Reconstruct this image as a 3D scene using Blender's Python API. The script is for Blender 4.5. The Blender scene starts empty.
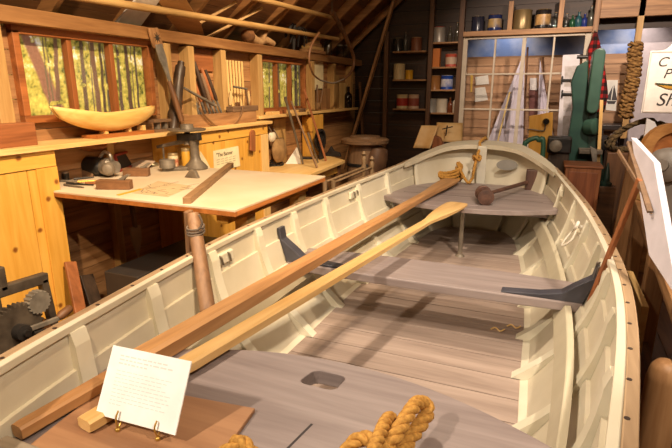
import bpy, bmesh, math, random
from mathutils import Vector as V, Matrix, noise as mnoise
random.seed(7)
scene = bpy.context.scene
COL = scene.collection
PI = math.pi
# ------------------------------------------------------------------ camera (eye height 1.6 m)
EYE = V((0.0, 0.0, 1.6)); FPX = 500.0
PITCH = math.atan(134/500.0); YAW = math.atan(216/math.hypot(500, 134))
CF = V((-math.sin(YAW)*math.cos(PITCH), math.cos(YAW)*math.cos(PITCH), -math.sin(PITCH)))
CR = V((math.cos(YAW), math.sin(YAW), 0)); CU = CR.cross(CF)
cam_d = bpy.data.cameras.new('camera'); cam = bpy.data.objects.new('camera', cam_d); COL.objects.link(cam)
cam_d.sensor_width = 36.0; cam_d.lens = FPX/672*36.0; cam_d.clip_start = 0.02
Mx = Matrix((CR, CU, -CF)).transposed().to_4x4(); Mx.translation = EYE
cam.matrix_world = Mx
scene.camera = cam
# measuring helpers: the point of the place seen at (px, py) on a known real plane
def ray(px, py): return CF + CR*((px-336)/FPX) + CU*((224-py)/FPX)
def atz(px, py, z): d = ray(px, py); return EYE + d*((z-EYE.z)/d.z)
def atx(px, py, x): d = ray(px, py); return EYE + d*((x-EYE.x)/d.x)
def aty(px, py, y): d = ray(px, py); return EYE + d*((y-EYE.y)/d.y)
# ------------------------------------------------------------------ materials
def lin(c):
    return c/12.92 if c <= 0.04045 else ((c+0.055)/1.055)**2.4
def H(h):
    h = h.lstrip('#'); return tuple(lin(int(h[i:i+2], 16)/255) for i in (0, 2, 4)) + (1.0,)
MATS = {}
def newmat(name):
    m = bpy.data.materials.new(name); m.use_nodes = True
    nt = m.node_tree; b = nt.nodes['Principled BSDF']
    return m, nt, b
def wood(name, light, dark, axis='x', scale=1.0, rough=0.55, knots=False, vary=0.25, bump=0.15):
    key = (name, axis)
    if key in MATS: return MATS[key]
    m, nt, b = newmat(name + '_' + axis); N = nt.nodes; L = nt.links
    tc = N.new('ShaderNodeTexCoord'); mp = N.new('ShaderNodeMapping')
    s = [9.0*scale]*3; s['xyz'.index(axis)] = 0.7*scale
    mp.inputs['Scale'].default_value = s
    L.new(tc.outputs['Object'], mp.inputs['Vector'])
    geo = N.new('ShaderNodeNewGeometry')
    add = N.new('ShaderNodeVectorMath'); add.operation = 'ADD'
    sc = N.new('ShaderNodeVectorMath'); sc.operation = 'SCALE'; sc.inputs['Scale'].default_value = 13.0
    L.new(geo.outputs['Random Per Island'], sc.inputs[0])
    L.new(mp.outputs['Vector'], add.inputs[0]); L.new(sc.outputs['Vector'], add.inputs[1])
    n1 = N.new('ShaderNodeTexNoise'); n1.inputs['Scale'].default_value = 1.6; n1.inputs['Detail'].default_value = 7; n1.inputs['Distortion'].default_value = 0.8
    L.new(add.outputs['Vector'], n1.inputs['Vector'])
    n2 = N.new('ShaderNodeTexNoise'); n2.inputs['Scale'].default_value = 9.0; n2.inputs['Detail'].default_value = 3
    L.new(add.outputs['Vector'], n2.inputs['Vector'])
    mm = N.new('ShaderNodeMath'); mm.operation = 'MULTIPLY_ADD'; mm.inputs[1].default_value = 0.35
    L.new(n2.outputs['Fac'], mm.inputs[0]); L.new(n1.outputs['Fac'], mm.inputs[2])
    rmp = N.new('ShaderNodeValToRGB'); e = rmp.color_ramp.elements
    e[0].position = 0.42; e[0].color = H(dark); e[1].position = 0.84; e[1].color = H(light)
    L.new(mm.outputs[0], rmp.inputs['Fac'])
    hsv = N.new('ShaderNodeHueSaturation')
    vm = N.new('ShaderNodeMapRange'); vm.inputs['To Min'].default_value = 1-vary; vm.inputs['To Max'].default_value = 1+vary*0.6
    L.new(geo.outputs['Random Per Island'], vm.inputs['Value']); L.new(vm.outputs['Result'], hsv.inputs['Value'])
    col = rmp.outputs['Color']
    if knots:
        vor = N.new('ShaderNodeTexVoronoi'); vor.feature = 'F1'; vor.voronoi_dimensions = '2D'
        sp = N.new('ShaderNodeSeparateXYZ'); cb_ = N.new('ShaderNodeCombineXYZ')
        L.new(tc.outputs['Object'], sp.inputs[0]); L.new(sp.outputs['Y'], cb_.inputs['X']); L.new(sp.outputs['Z'], cb_.inputs['Y'])
        nz = N.new('ShaderNodeTexNoise'); nz.inputs['Scale'].default_value = 14.0
        L.new(tc.outputs['Object'], nz.inputs['Vector'])
        mxv = N.new('ShaderNodeMix'); mxv.data_type = 'VECTOR'; mxv.inputs['Factor'].default_value = 0.02
        L.new(cb_.outputs[0], mxv.inputs['A']); L.new(nz.outputs['Color'], mxv.inputs['B'])
        L.new(mxv.outputs['Result'], vor.inputs['Vector']); vor.inputs['Scale'].default_value = 4.3
        kr = N.new('ShaderNodeMapRange'); kr.inputs['From Min'].default_value = 0.035; kr.inputs['From Max'].default_value = 0.085
        kr.inputs['To Min'].default_value = 0.85; kr.inputs['To Max'].default_value = 0.0
        L.new(vor.outputs['Distance'], kr.inputs['Value'])
        mix = N.new('ShaderNodeMix'); mix.data_type = 'RGBA'
        L.new(kr.outputs['Result'], mix.inputs['Factor']); L.new(col, mix.inputs['A']); mix.inputs['B'].default_value = H('#6b2c0c')
        col = mix.outputs['Result']
    L.new(col, hsv.inputs['Color']); L.new(hsv.outputs['Color'], b.inputs['Base Color'])
    b.inputs['Roughness'].default_value = rough
    bp = N.new('ShaderNodeBump'); bp.inputs['Strength'].default_value = bump; bp.inputs['Distance'].default_value = 0.004
    L.new(mm.outputs[0], bp.inputs['Height']); L.new(bp.outputs['Normal'], b.inputs['Normal'])
    MATS[key] = m; return m
def plain(name, c, rough=0.5, metal=0.0, mottle=None, mscale=14.0, bump=0.0, emit=0.0, amount=(0.35, 0.7)):
    if name in MATS: return MATS[name]
    m, nt, b = newmat(name); N = nt.nodes; L = nt.links
    b.inputs['Base Color'].default_value = H(c); b.inputs['Roughness'].default_value = rough; b.inputs['Metallic'].default_value = metal
    tc = N.new('ShaderNodeTexCoord'); n = N.new('ShaderNodeTexNoise'); n.inputs['Scale'].default_value = mscale; n.inputs['Detail'].default_value = 6
    L.new(tc.outputs['Object'], n.inputs['Vector'])
    r = N.new('ShaderNodeValToRGB'); e = r.color_ramp.elements
    e[0].position, e[1].position = amount
    e[0].color = H(mottle) if mottle else tuple(x*0.86 for x in H(c)[:3]) + (1,); e[1].color = H(c)
    L.new(n.outputs['Fac'], r.inputs['Fac']); L.new(r.outputs['Color'], b.inputs['Base Color'])
    if bump:
        bp = N.new('ShaderNodeBump'); bp.inputs['Strength'].default_value = bump; bp.inputs['Distance'].default_value = 0.006
        L.new(n.outputs['Fac'], bp.inputs['Height']); L.new(bp.outputs['Normal'], b.inputs['Normal'])
    if emit:
        L.new(r.outputs['Color'], b.inputs['Emission Color']); b.inputs['Emission Strength'].default_value = emit
    MATS[name] = m; return m
def glassy(name, tint='#ffffff', alpha=0.08):
    if name in MATS: return MATS[name]
    m = bpy.data.materials.new(name); m.use_nodes = True; nt = m.node_tree; N = nt.nodes; L = nt.links
    N.remove(N['Principled BSDF']); o = N['Material Output']
    t = N.new('ShaderNodeBsdfTransparent'); t.inputs['Color'].default_value = H(tint)
    g = N.new('ShaderNodeBsdfGlossy'); g.inputs['Roughness'].default_value = 0.08
    f = N.new('ShaderNodeLayerWeight'); f.inputs['Blend'].default_value = 0.5
    pw = N.new('ShaderNodeMath'); pw.operation = 'POWER'; pw.inputs[1].default_value = 5.0
    ad = N.new('ShaderNodeMath'); ad.operation = 'MULTIPLY_ADD'; ad.inputs[1].default_value = 0.5; ad.inputs[2].default_value = alpha*0.5; ad.use_clamp = True
    L.new(f.outputs['Facing'], pw.inputs[0])
    x = N.new('ShaderNodeMixShader'); L.new(pw.outputs[0], ad.inputs[0]); L.new(ad.outputs[0], x.inputs['Fac'])
    L.new(t.outputs[0], x.inputs[1]); L.new(g.outputs[0], x.inputs[2]); L.new(x.outputs[0], o.inputs['Surface'])
    MATS[name] = m; return m
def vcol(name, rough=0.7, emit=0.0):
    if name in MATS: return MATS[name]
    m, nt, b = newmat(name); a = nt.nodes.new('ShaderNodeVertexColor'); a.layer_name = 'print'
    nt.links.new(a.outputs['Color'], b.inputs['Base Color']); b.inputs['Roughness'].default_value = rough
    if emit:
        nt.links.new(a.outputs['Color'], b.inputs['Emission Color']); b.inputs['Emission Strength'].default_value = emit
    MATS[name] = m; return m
# ------------------------------------------------------------------ mesh builder
class MB:
    def __init__(s): s.v = []; s.f = []
    def addv(s, pts):
        i = len(s.v); s.v += [V(p) for p in pts]; return i
    def hexa(s, p):                       # 8 points: bottom 4 ccw, top 4
        i = s.addv(p)
        for q in ((3,2,1,0),(4,5,6,7),(0,1,5,4),(1,2,6,5),(2,3,7,6),(3,0,4,7)): s.f.append([i+k for k in q])
        return s
    def box(s, x0, x1, y0, y1, z0, z1):
        return s.hexa([(x0,y0,z0),(x1,y0,z0),(x1,y1,z0),(x0,y1,z0),(x0,y0,z1),(x1,y0,z1),(x1,y1,z1),(x0,y1,z1)])
    def bar(s, a, b, w, h, up=(0,0,1), w2=None, h2=None):
        a = V(a); b = V(b); d = (b-a).normalized(); sd = d.cross(V(up))
        if sd.length < 1e-4: sd = d.cross(V((1,0,0)))
        sd.normalize(); u = sd.cross(d); w2 = w if w2 is None else w2; h2 = h if h2 is None else h2
        P = []
        for c, ww, hh in ((a,w,h),(b,w2,h2)):
            P += [c-sd*ww/2-u*hh/2, c+sd*ww/2-u*hh/2, c+sd*ww/2+u*hh/2, c-sd*ww/2+u*hh/2]
        i = s.addv(P)
        for q in ((3,2,1,0),(4,5,6,7),(0,1,5,4),(1,2,6,5),(2,3,7,6),(3,0,4,7)): s.f.append([i+k for k in q])
        return s
    def tube(s, pts, r, n=10, closed=False, sx=1.0):
        pts = [V(p) for p in pts]; m = len(pts); R = r if isinstance(r, (list, tuple)) else [r]*m
        rings = []; prev = None
        for k in range(m):
            if closed: t = pts[(k+1) % m]-pts[k-1]
            else: t = pts[min(k+1, m-1)]-pts[max(k-1, 0)]
            t.normalize()
            if prev is None:
                a = V((0,0,1)) if abs(t.z) < 0.9 else V((1,0,0)); u = t.cross(a).normalized()
            else:
                u = prev-t*prev.dot(t)
                u = u.normalized() if u.length > 1e-6 else t.orthogonal().normalized()
            prev = u; w = t.cross(u)
            i = s.addv([pts[k]+(u*math.cos(2*PI*j/n)*sx+w*math.sin(2*PI*j/n))*R[k] for j in range(n)]); rings.append(i)
        K = m if closed else m-1
        for k in range(K):
            a, b = rings[k], rings[(k+1) % m]
            for j in range(n): s.f.append([a+j, a+(j+1) % n, b+(j+1) % n, b+j])
        if not closed:
            s.f.append([rings[0]+j for j in reversed(range(n))]); s.f.append([rings[-1]+j for j in range(n)])
        return s
    def lathe(s, prof, c=(0,0,0), axis=(0,0,1), n=20):
        c = V(c); ax = V(axis).normalized(); u = ax.orthogonal().normalized(); w = ax.cross(u); rings = []
        for r, h in prof:
            r = max(r, 1e-4)
            rings.append(s.addv([c+ax*h+(u*math.cos(2*PI*j/n)+w*math.sin(2*PI*j/n))*r for j in range(n)]))
        for a, b in zip(rings, rings[1:]):
            for j in range(n): s.f.append([a+j, a+(j+1) % n, b+(j+1) % n, b+j])
        s.f.append([rings[0]+j for j in reversed(range(n))]); s.f.append([rings[-1]+j for j in range(n)])
        return s
    def prism(s, poly, t):                # polygon of 3-D points pushed along vector t
        t = V(t); n = len(poly); i = s.addv(poly); j = s.addv([V(p)+t for p in poly])
        s.f.append([i+k for k in reversed(range(n))]); s.f.append([j+k for k in range(n)])
        for k in range(n): s.f.append([i+k, i+(k+1) % n, j+(k+1) % n, j+k])
        return s
    def grid(s, fn, nu, nv, wrap=False):
        i = s.addv([fn(a/nu, b/nv) for a in range(nu+1) for b in range(nv+1)])
        for a in range(nu):
            for b in range(nv):
                p = i+a*(nv+1)+b; s.f.append([p, p+nv+1, p+nv+2, p+1])
        return s
    def build(s, name, mat, parent=None, bevel=0.0, smooth=None, solid=None, sub=0, seg=2):
        me = bpy.data.meshes.new(name)
        off = V((0,0,0)); q = parent
        while q is not None: off += q.location; q = q.parent
        me.from_pydata([tuple(p-off) for p in s.v], [], s.f)
        bm = bmesh.new(); bm.from_mesh(me); bmesh.ops.recalc_face_normals(bm, faces=bm.faces); bm.to_mesh(me); bm.free()
        if smooth is not None:
            me.shade_smooth(); me.set_sharp_from_angle(angle=math.radians(smooth))
        me.materials.append(mat)
        o = bpy.data.objects.new(name, me); COL.objects.link(o)
        if parent is not None: o.parent = parent
        if solid:
            md = o.modifiers.new('solid', 'SOLIDIFY'); md.thickness = solid; md.offset = 0
        if bevel:
            md = o.modifiers.new('bevel', 'BEVEL'); md.width = bevel; md.segments = seg; md.limit_method = 'ANGLE'; md.angle_limit = math.radians(40)
            md.use_clamp_overlap = True
        if sub:
            md = o.modifiers.new('sub', 'SUBSURF'); md.levels = sub; md.render_levels = sub
        return o
def tag(o, label=None, cat=None, group=None, kind=None):
    if label: o['label'] = label
    if cat: o['category'] = cat
    if group: o['group'] = group
    if kind: o['kind'] = kind
    return o
def thing(name, label, cat, loc=(0,0,0), group=None):
    o = bpy.data.objects.new(name, None); COL.objects.link(o); o.location = V(loc); o.empty_display_size = 0.05
    return tag(o, label, cat, group)
def struct(o):
    o['kind'] = 'structure'; return o
def copy_tree(o, loc=None, parent=None):
    c = o.copy(); COL.objects.link(c)
    if parent is not None: c.parent = parent
    if loc is not None: c.location = V(loc)
    for ch in list(o.children): copy_tree(ch, None, c)
    return c
def spline(ctrl, n=8, closed=False):
    P = [V(p) for p in ctrl]; m = len(P); out = []
    K = m if closed else m-1
    for k in range(K):
        if closed: p0, p1, p2, p3 = P[k-1], P[k], P[(k+1) % m], P[(k+2) % m]
        else: p0, p1, p2, p3 = P[max(k-1,0)], P[k], P[k+1], P[min(k+2,m-1)]
        for j in range(n):
            t = j/n; out.append(0.5*((2*p1)+(p2-p0)*t+(2*p0-5*p1+4*p2-p3)*t*t+(3*p1-p0-3*p2+p3)*t**3))
    if not closed: out.append(P[-1])
    return out
def interp(tab, y):
    if y <= tab[0][0]: return tab[0][1]
    if y >= tab[-1][0]: return tab[-1][1]
    for k in range(len(tab)-1):
        if tab[k][0] <= y <= tab[k+1][0]:
            x0, v0 = tab[k]; x1, v1 = tab[k+1]; h = x1-x0; t = (y-x0)/h
            m0 = (v1-v0)/h if k == 0 else (v1-tab[k-1][1])/(x1-tab[k-1][0])
            m1 = (v1-v0)/h if k+2 >= len(tab) else (tab[k+2][1]-v0)/(tab[k+2][0]-x0)
            return (2*t**3-3*t*t+1)*v0+(t**3-2*t*t+t)*h*m0+(-2*t**3+3*t*t)*v1+(t**3-t*t)*h*m1
def rope_mesh(path, r, mb=None, turns_per_m=None, strands=3, n=7):
    mb = mb or MB(); pts = [V(p) for p in path]; d = [0.0]
    for a, b in zip(pts, pts[1:]): d.append(d[-1]+(b-a).length)
    Ltot = d[-1]; step = r*0.45; N = max(4, int(Ltot/step)); tw = turns_per_m or 1/(r*5.5)
    def at(x):
        for k in range(len(pts)-1):
            if d[k+1] >= x: return pts[k].lerp(pts[k+1], (x-d[k])/max(1e-6, d[k+1]-d[k]))
        return pts[-1]
    C = [at(Ltot*k/N) for k in range(N+1)]
    fr = []; prev = None
    for k in range(N+1):
        t = (C[min(k+1,N)]-C[max(k-1,0)]).normalized()
        u = t.orthogonal().normalized() if prev is None else (prev-t*prev.dot(t)).normalized()
        prev = u; fr.append((u, t.cross(u)))
    for sidx in range(strands):
        p = []
        for k in range(N+1):
            a = 2*PI*(tw*Ltot*k/N+sidx/strands); u, w = fr[k]
            p.append(C[k]+(u*math.cos(a)+w*math.sin(a))*r*0.5)
        mb.tube(p, r*0.56, n)
    return mb
def text_mesh(name, s, size, origin, xdir, ydir, mat, parent, shear=0.0, depth=0.0008):
    cu = bpy.data.curves.new(name, 'FONT'); cu.body = s; cu.size = size; cu.shear = shear; cu.extrude = depth
    t = bpy.data.objects.new(name, cu); COL.objects.link(t)
    dg = bpy.context.evaluated_depsgraph_get(); me = bpy.data.meshes.new_from_object(t.evaluated_get(dg)); COL.objects.unlink(t); bpy.data.objects.remove(t)
    X = V(xdir).normalized(); Y_ = V(ydir).normalized(); Z = X.cross(Y_); o3 = V(origin)
    off = V((0,0,0)); q = parent
    while q is not None: off += q.location; q = q.parent
    for v in me.vertices: v.co = o3+X*v.co.x+Y_*v.co.y+Z*v.co.z-off
    me.materials.clear(); me.materials.append(mat)
    o = bpy.data.objects.new(name, me); COL.objects.link(o); o.parent = parent
    return o
# palette
BROWN = lambda ax='x': wood('brown_board', '#b98a5c', '#7a5230', ax)
DKBR = lambda ax='x': wood('dark_brown_board', '#7d5534', '#42291a', ax, vary=.3)
STUD = lambda ax='z': wood('pale_stud_timber', '#cda76c', '#a67c46', ax, vary=.15)
PINE = lambda ax='z': wood('yellow_pine', '#e8b254', '#d29636', ax, knots=True, vary=.1, rough=.4)
PINE2 = lambda ax='y': wood('clear_pine', '#ecc888', '#d6a860', ax, vary=.12)
REDW = lambda ax='x': wood('reddish_wood', '#a9683c', '#74401f', ax)
SASH = lambda ax='z': wood('window_sash_wood', '#a86634', '#78421d', ax)
GREYW = lambda ax='x': wood('weathered_grey_wood', '#948a88', '#756b6a', ax, vary=.1, rough=.6, bump=.08)
SEATW = lambda ax='x': wood('mauve_grey_painted_wood', '#988a86', '#7c6e6b', ax, vary=.1, rough=.5, bump=.06)
OLDW = lambda ax='x': wood('worn_brown_tool_wood', '#8b6c50', '#5b4330', ax)
BLKW = lambda ax='x': wood('blackened_wood', '#4a3626', '#281b12', ax)
IRON = plain('dull_iron', '#8c8070', .5, .25, '#63594d')
DIRON = plain('black_iron', '#383432', .5, .3, '#221f1e')
STEEL = plain('worn_steel', '#aaa296', .35, .5, '#7c756c')
CREAM = plain('cream_paint', '#d2c9b4', .5, 0, '#c6bca4', 5.0, .04)
PAPER = plain('white_paper', '#f3efe6', .8)
WHITE = plain('white_gloss_board', '#ece8ea', .35)
BLACK = plain('black_ink', '#1b1a1a', .6)
ROPE = plain('manila_rope', '#d09c4a', .85, 0, '#a3732f', 90.0, .2)
GREEN = plain('green_enamel', '#2f4f42', .35, 0, '#24403a', 6.0)
GLASS = glassy('window_glass')
# ================================================================== THE SETTING
XW, YB, ZP = -2.85, 7.6, 2.02           # left wall, back wall, top of left wall
# floor: dark planks running along the room
m = MB(); x = -2.95
while x < 2.4:
    w = 0.14; m.box(x, x+w-0.004, -2.6, 8.3, -0.03, 0.0); x += w
fl = m.build('floor', wood('dark_floor_plank', '#7a5032', '#4a2c19', 'y', vary=.35), None); struct(fl)
tag(fl, 'dark brown plank floor of the boat shop')
# left wall: rough horizontal boards, open where the two windows are
W1 = (2.04, 3.13, 1.41, 1.97); W2 = (4.70, 5.77, 1.37, 1.95)
def board_rows(z0, z1, y0, y1, holes, h, m, x0, x1):
    z = z0
    while z < z1-0.01:
        zt = min(z+h, z1); segs = [(y0, y1)]
        for (a, b, c, d) in holes:
            if zt > c+0.01 and z < d-0.01:
                ns = []
                for (p, q) in segs:
                    if b <= p or a >= q: ns.append((p, q)); continue
                    if a > p: ns.append((p, a))
                    if b < q: ns.append((b, q))
                segs = ns
        for p, q in segs: m.box(x0, x1, p, q, z+0.002, zt-0.002)
        z += h
m = MB()
for a, b in ((0.0, 1.37), (1.37, 1.41), (1.41, 1.95), (1.95, 1.97), (1.97, 2.03)):
    board_rows(a, b, -2.6, 8.3, [W1, W2], 0.137 if b-a > .1 else .2, m, XW-0.03, XW)
wl = m.build('wall_left', BROWN('y'), None); struct(wl); tag(wl, 'left wall of rough brown horizontal boards')
# back wall: dark boards left of the sash window and above it
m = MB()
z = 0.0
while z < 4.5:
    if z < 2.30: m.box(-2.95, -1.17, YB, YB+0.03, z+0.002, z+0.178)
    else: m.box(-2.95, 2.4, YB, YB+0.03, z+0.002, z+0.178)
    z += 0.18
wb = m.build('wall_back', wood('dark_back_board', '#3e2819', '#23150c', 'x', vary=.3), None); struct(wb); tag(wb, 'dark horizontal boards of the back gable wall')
m = MB().box(2.36, 2.4, -2.6, 8.3, 0, 3.0); wr = m.build('wall_right', BROWN('y')); struct(wr)
m = MB().box(-2.95, 2.4, -2.64, -2.6, 0, 4.5); wf = m.build('wall_front', DKBR('x')); struct(wf)
# painted scene behind the sash window: sky over brown clapboards, white wall at right
YM = 8.1
m = MB(); z = 0.0
while z < 2.06:
    m.hexa([(-1.5,YM-0.012,z),(0.98,YM-0.012,z),(0.98,YM+.02,z),(-1.5,YM+.02,z),(-1.5,YM,z+.128),(0.98,YM,z+.128),(0.98,YM+.02,z+.128),(-1.5,YM+.02,z+.128)]); z += 0.13
o = m.build('wall_clapboard', wood('tan_clapboard', '#b58a62', '#8d6543', 'x', vary=.15)); struct(o); tag(o, 'tan clapboard wall seen through the white sash window')
m = MB().box(-1.5, 0.98, YM+.01, YM+.03, 2.08, 2.75)
o = m.build('wall_sky', plain('painted_blue_sky', '#6f8cc4', .8, 0, '#b9c4dc', 3.0, 0, 0.0, (0.3, 0.6))); struct(o); tag(o, 'painted blue sky strip above the clapboards')
m = MB().box(0.98, 2.4, YM, YM+.03, 0, 2.75)
o = m.build('wall_plaster', plain('pale_lilac_plaster', '#cdc3c8', .8)); struct(o); tag(o, 'pale lilac wall behind the hanging white sign')
# roof: two slopes of boards with rafters
def slope_z(x): return ZP+.03+(x-XW+.3)*0.84
RX = -0.3
m = MB(); n = 14
for k in range(n):
    xa = XW-.4+(RX-XW+.4)*k/n; xb = XW-.4+(RX-XW+.4)*(k+1)/n-.006
    m.hexa([(xa,-2.6,slope_z(xa)),(xb,-2.6,slope_z(xb)),(xb,8.3,slope_z(xb)),(xa,8.3,slope_z(xa)),(xa,-2.6,slope_z(xa)+.025),(xb,-2.6,slope_z(xb)+.025),(xb,8.3,slope_z(xb)+.025),(xa,8.3,slope_z(xa)+.025)])
for k in range(n):
    xa = RX+(2.45-RX)*k/n; xb = RX+(2.45-RX)*(k+1)/n-.006; zz = lambda x: slope_z(2*RX-x)
    m.hexa([(xa,-2.6,zz(xa)),(xb,-2.6,zz(xb)),(xb,8.3,zz(xb)),(xa,8.3,zz(xa)),(xa,-2.6,zz(xa)+.025),(xb,-2.6,zz(xb)+.025),(xb,8.3,zz(xb)+.025),(xa,8.3,zz(xa)+.025)])
m.box(XW-.36, XW-.33, -2.6, 8.3, 1.80, 2.03)
ce = m.build('ceiling', wood('roof_board', '#7d5433', '#4d301c', 'y', vary=.3)); struct(ce); tag(ce, 'sloping board roof with open rafters')
for k, y in enumerate([0.6+0.62*i for i in range(12)]):
    m = MB()
    m.bar((XW-.34, y, slope_z(XW-.34)-.055), (RX, y, slope_z(RX)-.055), .045, .11, (0,0,1))
    m.bar((RX, y, slope_z(RX)-.055), (2.36, y, slope_z(2*RX-2.36)-.055), .045, .11, (0,0,1))
    tag(m.build('rafter', wood('rafter_timber', '#a87748', '#74502c', 'x', vary=.2), ce, .004), None, None, None, 'structure')
# top plate and studs of the left wall
m = MB().box(XW, XW+.11, -2.6, YB, ZP-.065, ZP+.02)
o = m.build('trim_1', wood('wall_plate_timber', '#a87a4a', '#7b4f29', 'y'), None, .005); struct(o); tag(o, 'long timber plate along the top of the left wall')
studs = [(1.90, .085), (3.24, .07), (3.52, .075), (3.97, .075), (4.60, .085), (5.86, .085), (6.55, .07), (7.22, .07), (0.9, .08)]
for k, (y, w) in enumerate(studs):
    m = MB().box(XW, XW+.10, y-w/2, y+w/2, 1.30, ZP-.075)
    o = m.build('trim_%d' % (k+2), STUD('z'), None, .004); struct(o); tag(o, 'upright wall stud of pale timber on the left wall')
for k, y in enumerate((2.10, 2.62)):
    o = MB().box(XW, XW+.06, y-.03, y+.03, 0, 1.27).build('trim_%d' % (k+12), STUD('z'), None, .004); struct(o)
# posts and shelf-wall at the back
for k, (xa, xb, z0, z1, mt) in enumerate(((-2.32,-2.26,0,2.42,0), (-1.67,-1.61,0,3.2,0), (-1.26,-1.19,0,3.3,0), (.39,.455,.9,3.0,1), (.87,.94,1.0,3.0,2), (-.63,-.57,2.36,2.72,1), (-.02,.04,2.36,2.72,1))):
    o = MB().box(xa, xb, 7.38, 7.44 if k > 2 else 7.46, z0, z1).build('trim_%d' % (k+20), [wood('dim_post_timber', '#6d4a2e', '#472e1b', 'z'), BROWN('z'), STUD('z')][mt], None, .004)
    struct(o); tag(o, 'upright post of the back wall')
o = MB().box(-1.19, .39, 7.34, YB, 2.30, 2.365).build('trim_30', BROWN('x'), None, .004); struct(o); tag(o, 'beam shelf above the white sash window')
o = MB().box(.455, 2.36, 7.38, 7.46, 2.46, 2.75).build('trim_31', BROWN('x'), None, .004); struct(o); tag(o, 'wide header board above the painted sky')
# ------------------------------------------------------------------ windows with printed woodland behind
def forest(name, y0, y1, z0, z1, seed, trunks, label):
    nu, nv = 200, 100; m = MB()
    m.grid(lambda u, v: (XW-.045, y0+(y1-y0)*u, z0+(z1-z0)*v), nu, nv)
    o = m.build(name, vcol('woodland_print', .8, 0.38), None, solid=None)  # print glows by itself, in place of a lamp lighting it
    md = o.modifiers.new('solid', 'SOLIDIFY'); md.thickness = .01; md.offset = 0
    ca = o.data.color_attributes.new('print', 'FLOAT_COLOR', 'POINT')
    for i, vtx in enumerate(o.data.vertices):
        u = (vtx.co.y-y0)/(y1-y0); v = (vtx.co.z-z0)/(z1-z0)
        p = V((u*9+seed, v*5, seed)); n1 = mnoise.noise(p*1.3)*.5+.5; n2 = mnoise.noise(p*4.0)*.5+.5; n3 = mnoise.noise(p*9.0)*.5+.5; n4 = mnoise.noise(p*2.2+V((7,3,1)))*.5+.5
        leaf = .5+1.25*(.35*n1+.35*n2+.30*n3-.5)
        c = V(H('#868236')[:3]).lerp(V(H('#dccd66')[:3]), min(1, max(0, (leaf-.3)*2.4)))
        if leaf > .58 and v > .35: c = c.lerp(V(H('#e6ecec')[:3]), min(1, (leaf-.58)*6)*min(1, (v-.3)*2))
        if leaf < .40: c = c.lerp(V(H('#3d4a1c')[:3]), min(1, (.40-leaf)*6))
        if v < .16: c = c.lerp(V(H('#4a5a1c')[:3]), (.16-v)*5)
        for (tu, tw, sl, col) in trunks:
            cu_ = tu+sl*(v-.5)+.006*mnoise.noise(V((v*6, tu*30, seed))); w_ = tw*(1.15-.3*v)
            dd = abs(u-cu_)/w_
            if dd < 1 and v > .06 and not (tw < .05 and n4 > .74): c = c.lerp(V(H(col)[:3])*(.75+.5*n3), min(1, (1-dd)*3))
        ca.data[i].color = (c.x, c.y, c.z, 1)
    tag(o, label, 'picture')
    return o
random.seed(3)
tr1 = [(.22,.045,-.16,'#8a6450'),(.30,.016,.05,'#6d5240'),(.47,.016,.02,'#5d4a38'),(.55,.02,.0,'#6b513f'),(.60,.012,.02,'#4f4234'),(.73,.014,.01,'#5a4a40'),(.80,.018,.0,'#574436'),(.87,.010,.01,'#51443a')]+[(random.random(), .005, .03*random.random(), '#6a6048') for _ in range(10)]
tr2 = [(.12,.02,.0,'#8a7a62'),(.30,.014,.02,'#6a5a48'),(.48,.03,-.02,'#5c4c3c'),(.66,.02,.01,'#766652'),(.85,.04,.0,'#4c4034'),(.93,.02,.0,'#6b6050')]+[(random.random(), .006, .02, '#6a6048') for _ in range(8)]
forest('forest_print', 2.0, 3.19, 1.38, 2.0, 3.1, tr1, 'yellow-green woodland picture behind the long window over the model hull')
forest('forest_print', 4.66, 5.83, 1.34, 1.98, 9.7, tr2, 'pale yellow woodland picture behind the smaller window past the tool cubbies')
def side_window(name, W, nm, label):
    y0, y1, z0, z1 = W; r = thing(name, None, None, (XW, (y0+y1)/2, z0)); struct(r); tag(r, label)
    fw = .042
    m = MB(); m.box(XW-.02, XW+.045, y0, y1, z0, z0+fw); m.box(XW-.02, XW+.045, y0, y1, z1-fw-.02, z1)
    m.box(XW-.02, XW+.045, y0, y0+fw, z0+fw, z1-fw); m.box(XW-.02, XW+.045, y1-fw, y1, z0+fw, z1-fw)
    m.build('window_frame', SASH('y'), r, .004)
    n = nm+1; iw = (y1-y0-2*fw)/n
    for k in range(1, n):
        yc = y0+fw+iw*k; MB().box(XW-.02, XW+.03, yc-.018, yc+.018, z0+fw, z1-fw).build('mullion', SASH('z'), r, .003)
    for k in range(n):
        MB().box(XW+.002, XW+.006, y0+fw+iw*k+.01, y0+fw+iw*(k+1)-.01, z0+fw, z1-fw).build('window_pane', GLASS, r)
side_window('window_1', W1, 2, 'long three-pane wooden window in the left wall')
side_window('window_2', W2, 2, 'smaller three-pane wooden window further along the left wall')
# white sash window in the back
r = thing('window_3', None, None, (-.4, 7.42, 1.0)); struct(r); tag(r, 'white many-paned sash window in the back wall')
WHP = plain('cream_sash_paint', '#bdb09c', .5)
m = MB(); m.box(-1.19, -1.13, 7.39, 7.45, .8, 2.30); m.box(.32, .39, 7.39, 7.45, .8, 2.30); m.box(-1.13, .32, 7.39, 7.45, 2.265, 2.30); m.box(-1.13, .32, 7.39, 7.45, .8, .88)
m.build('window_frame', WHP, r, .004)
xs = [-.765, -.40, -.035]; zs = [1.81, 1.34]
for k, x in enumerate(xs): 
    w = .024 if k == 1 else .012
    MB().box(x-w, x+w, 7.40, 7.44, .88, 2.265).build('mullion', WHP, r, .003)
for z in zs: MB().box(-1.13, .32, 7.405, 7.435, z-.011, z+.011).build('glazing_bar', WHP, r, .003)
ex = [-1.13]+xs+[.32]; ez = [.88, 1.34, 1.81, 2.265]
for a in range(4):
    for b in range(3): MB().box(ex[a], ex[a+1], 7.418, 7.422, ez[b], ez[b+1] if b == 2 else ez[b+1]).build('window_pane', GLASS, r)
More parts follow.
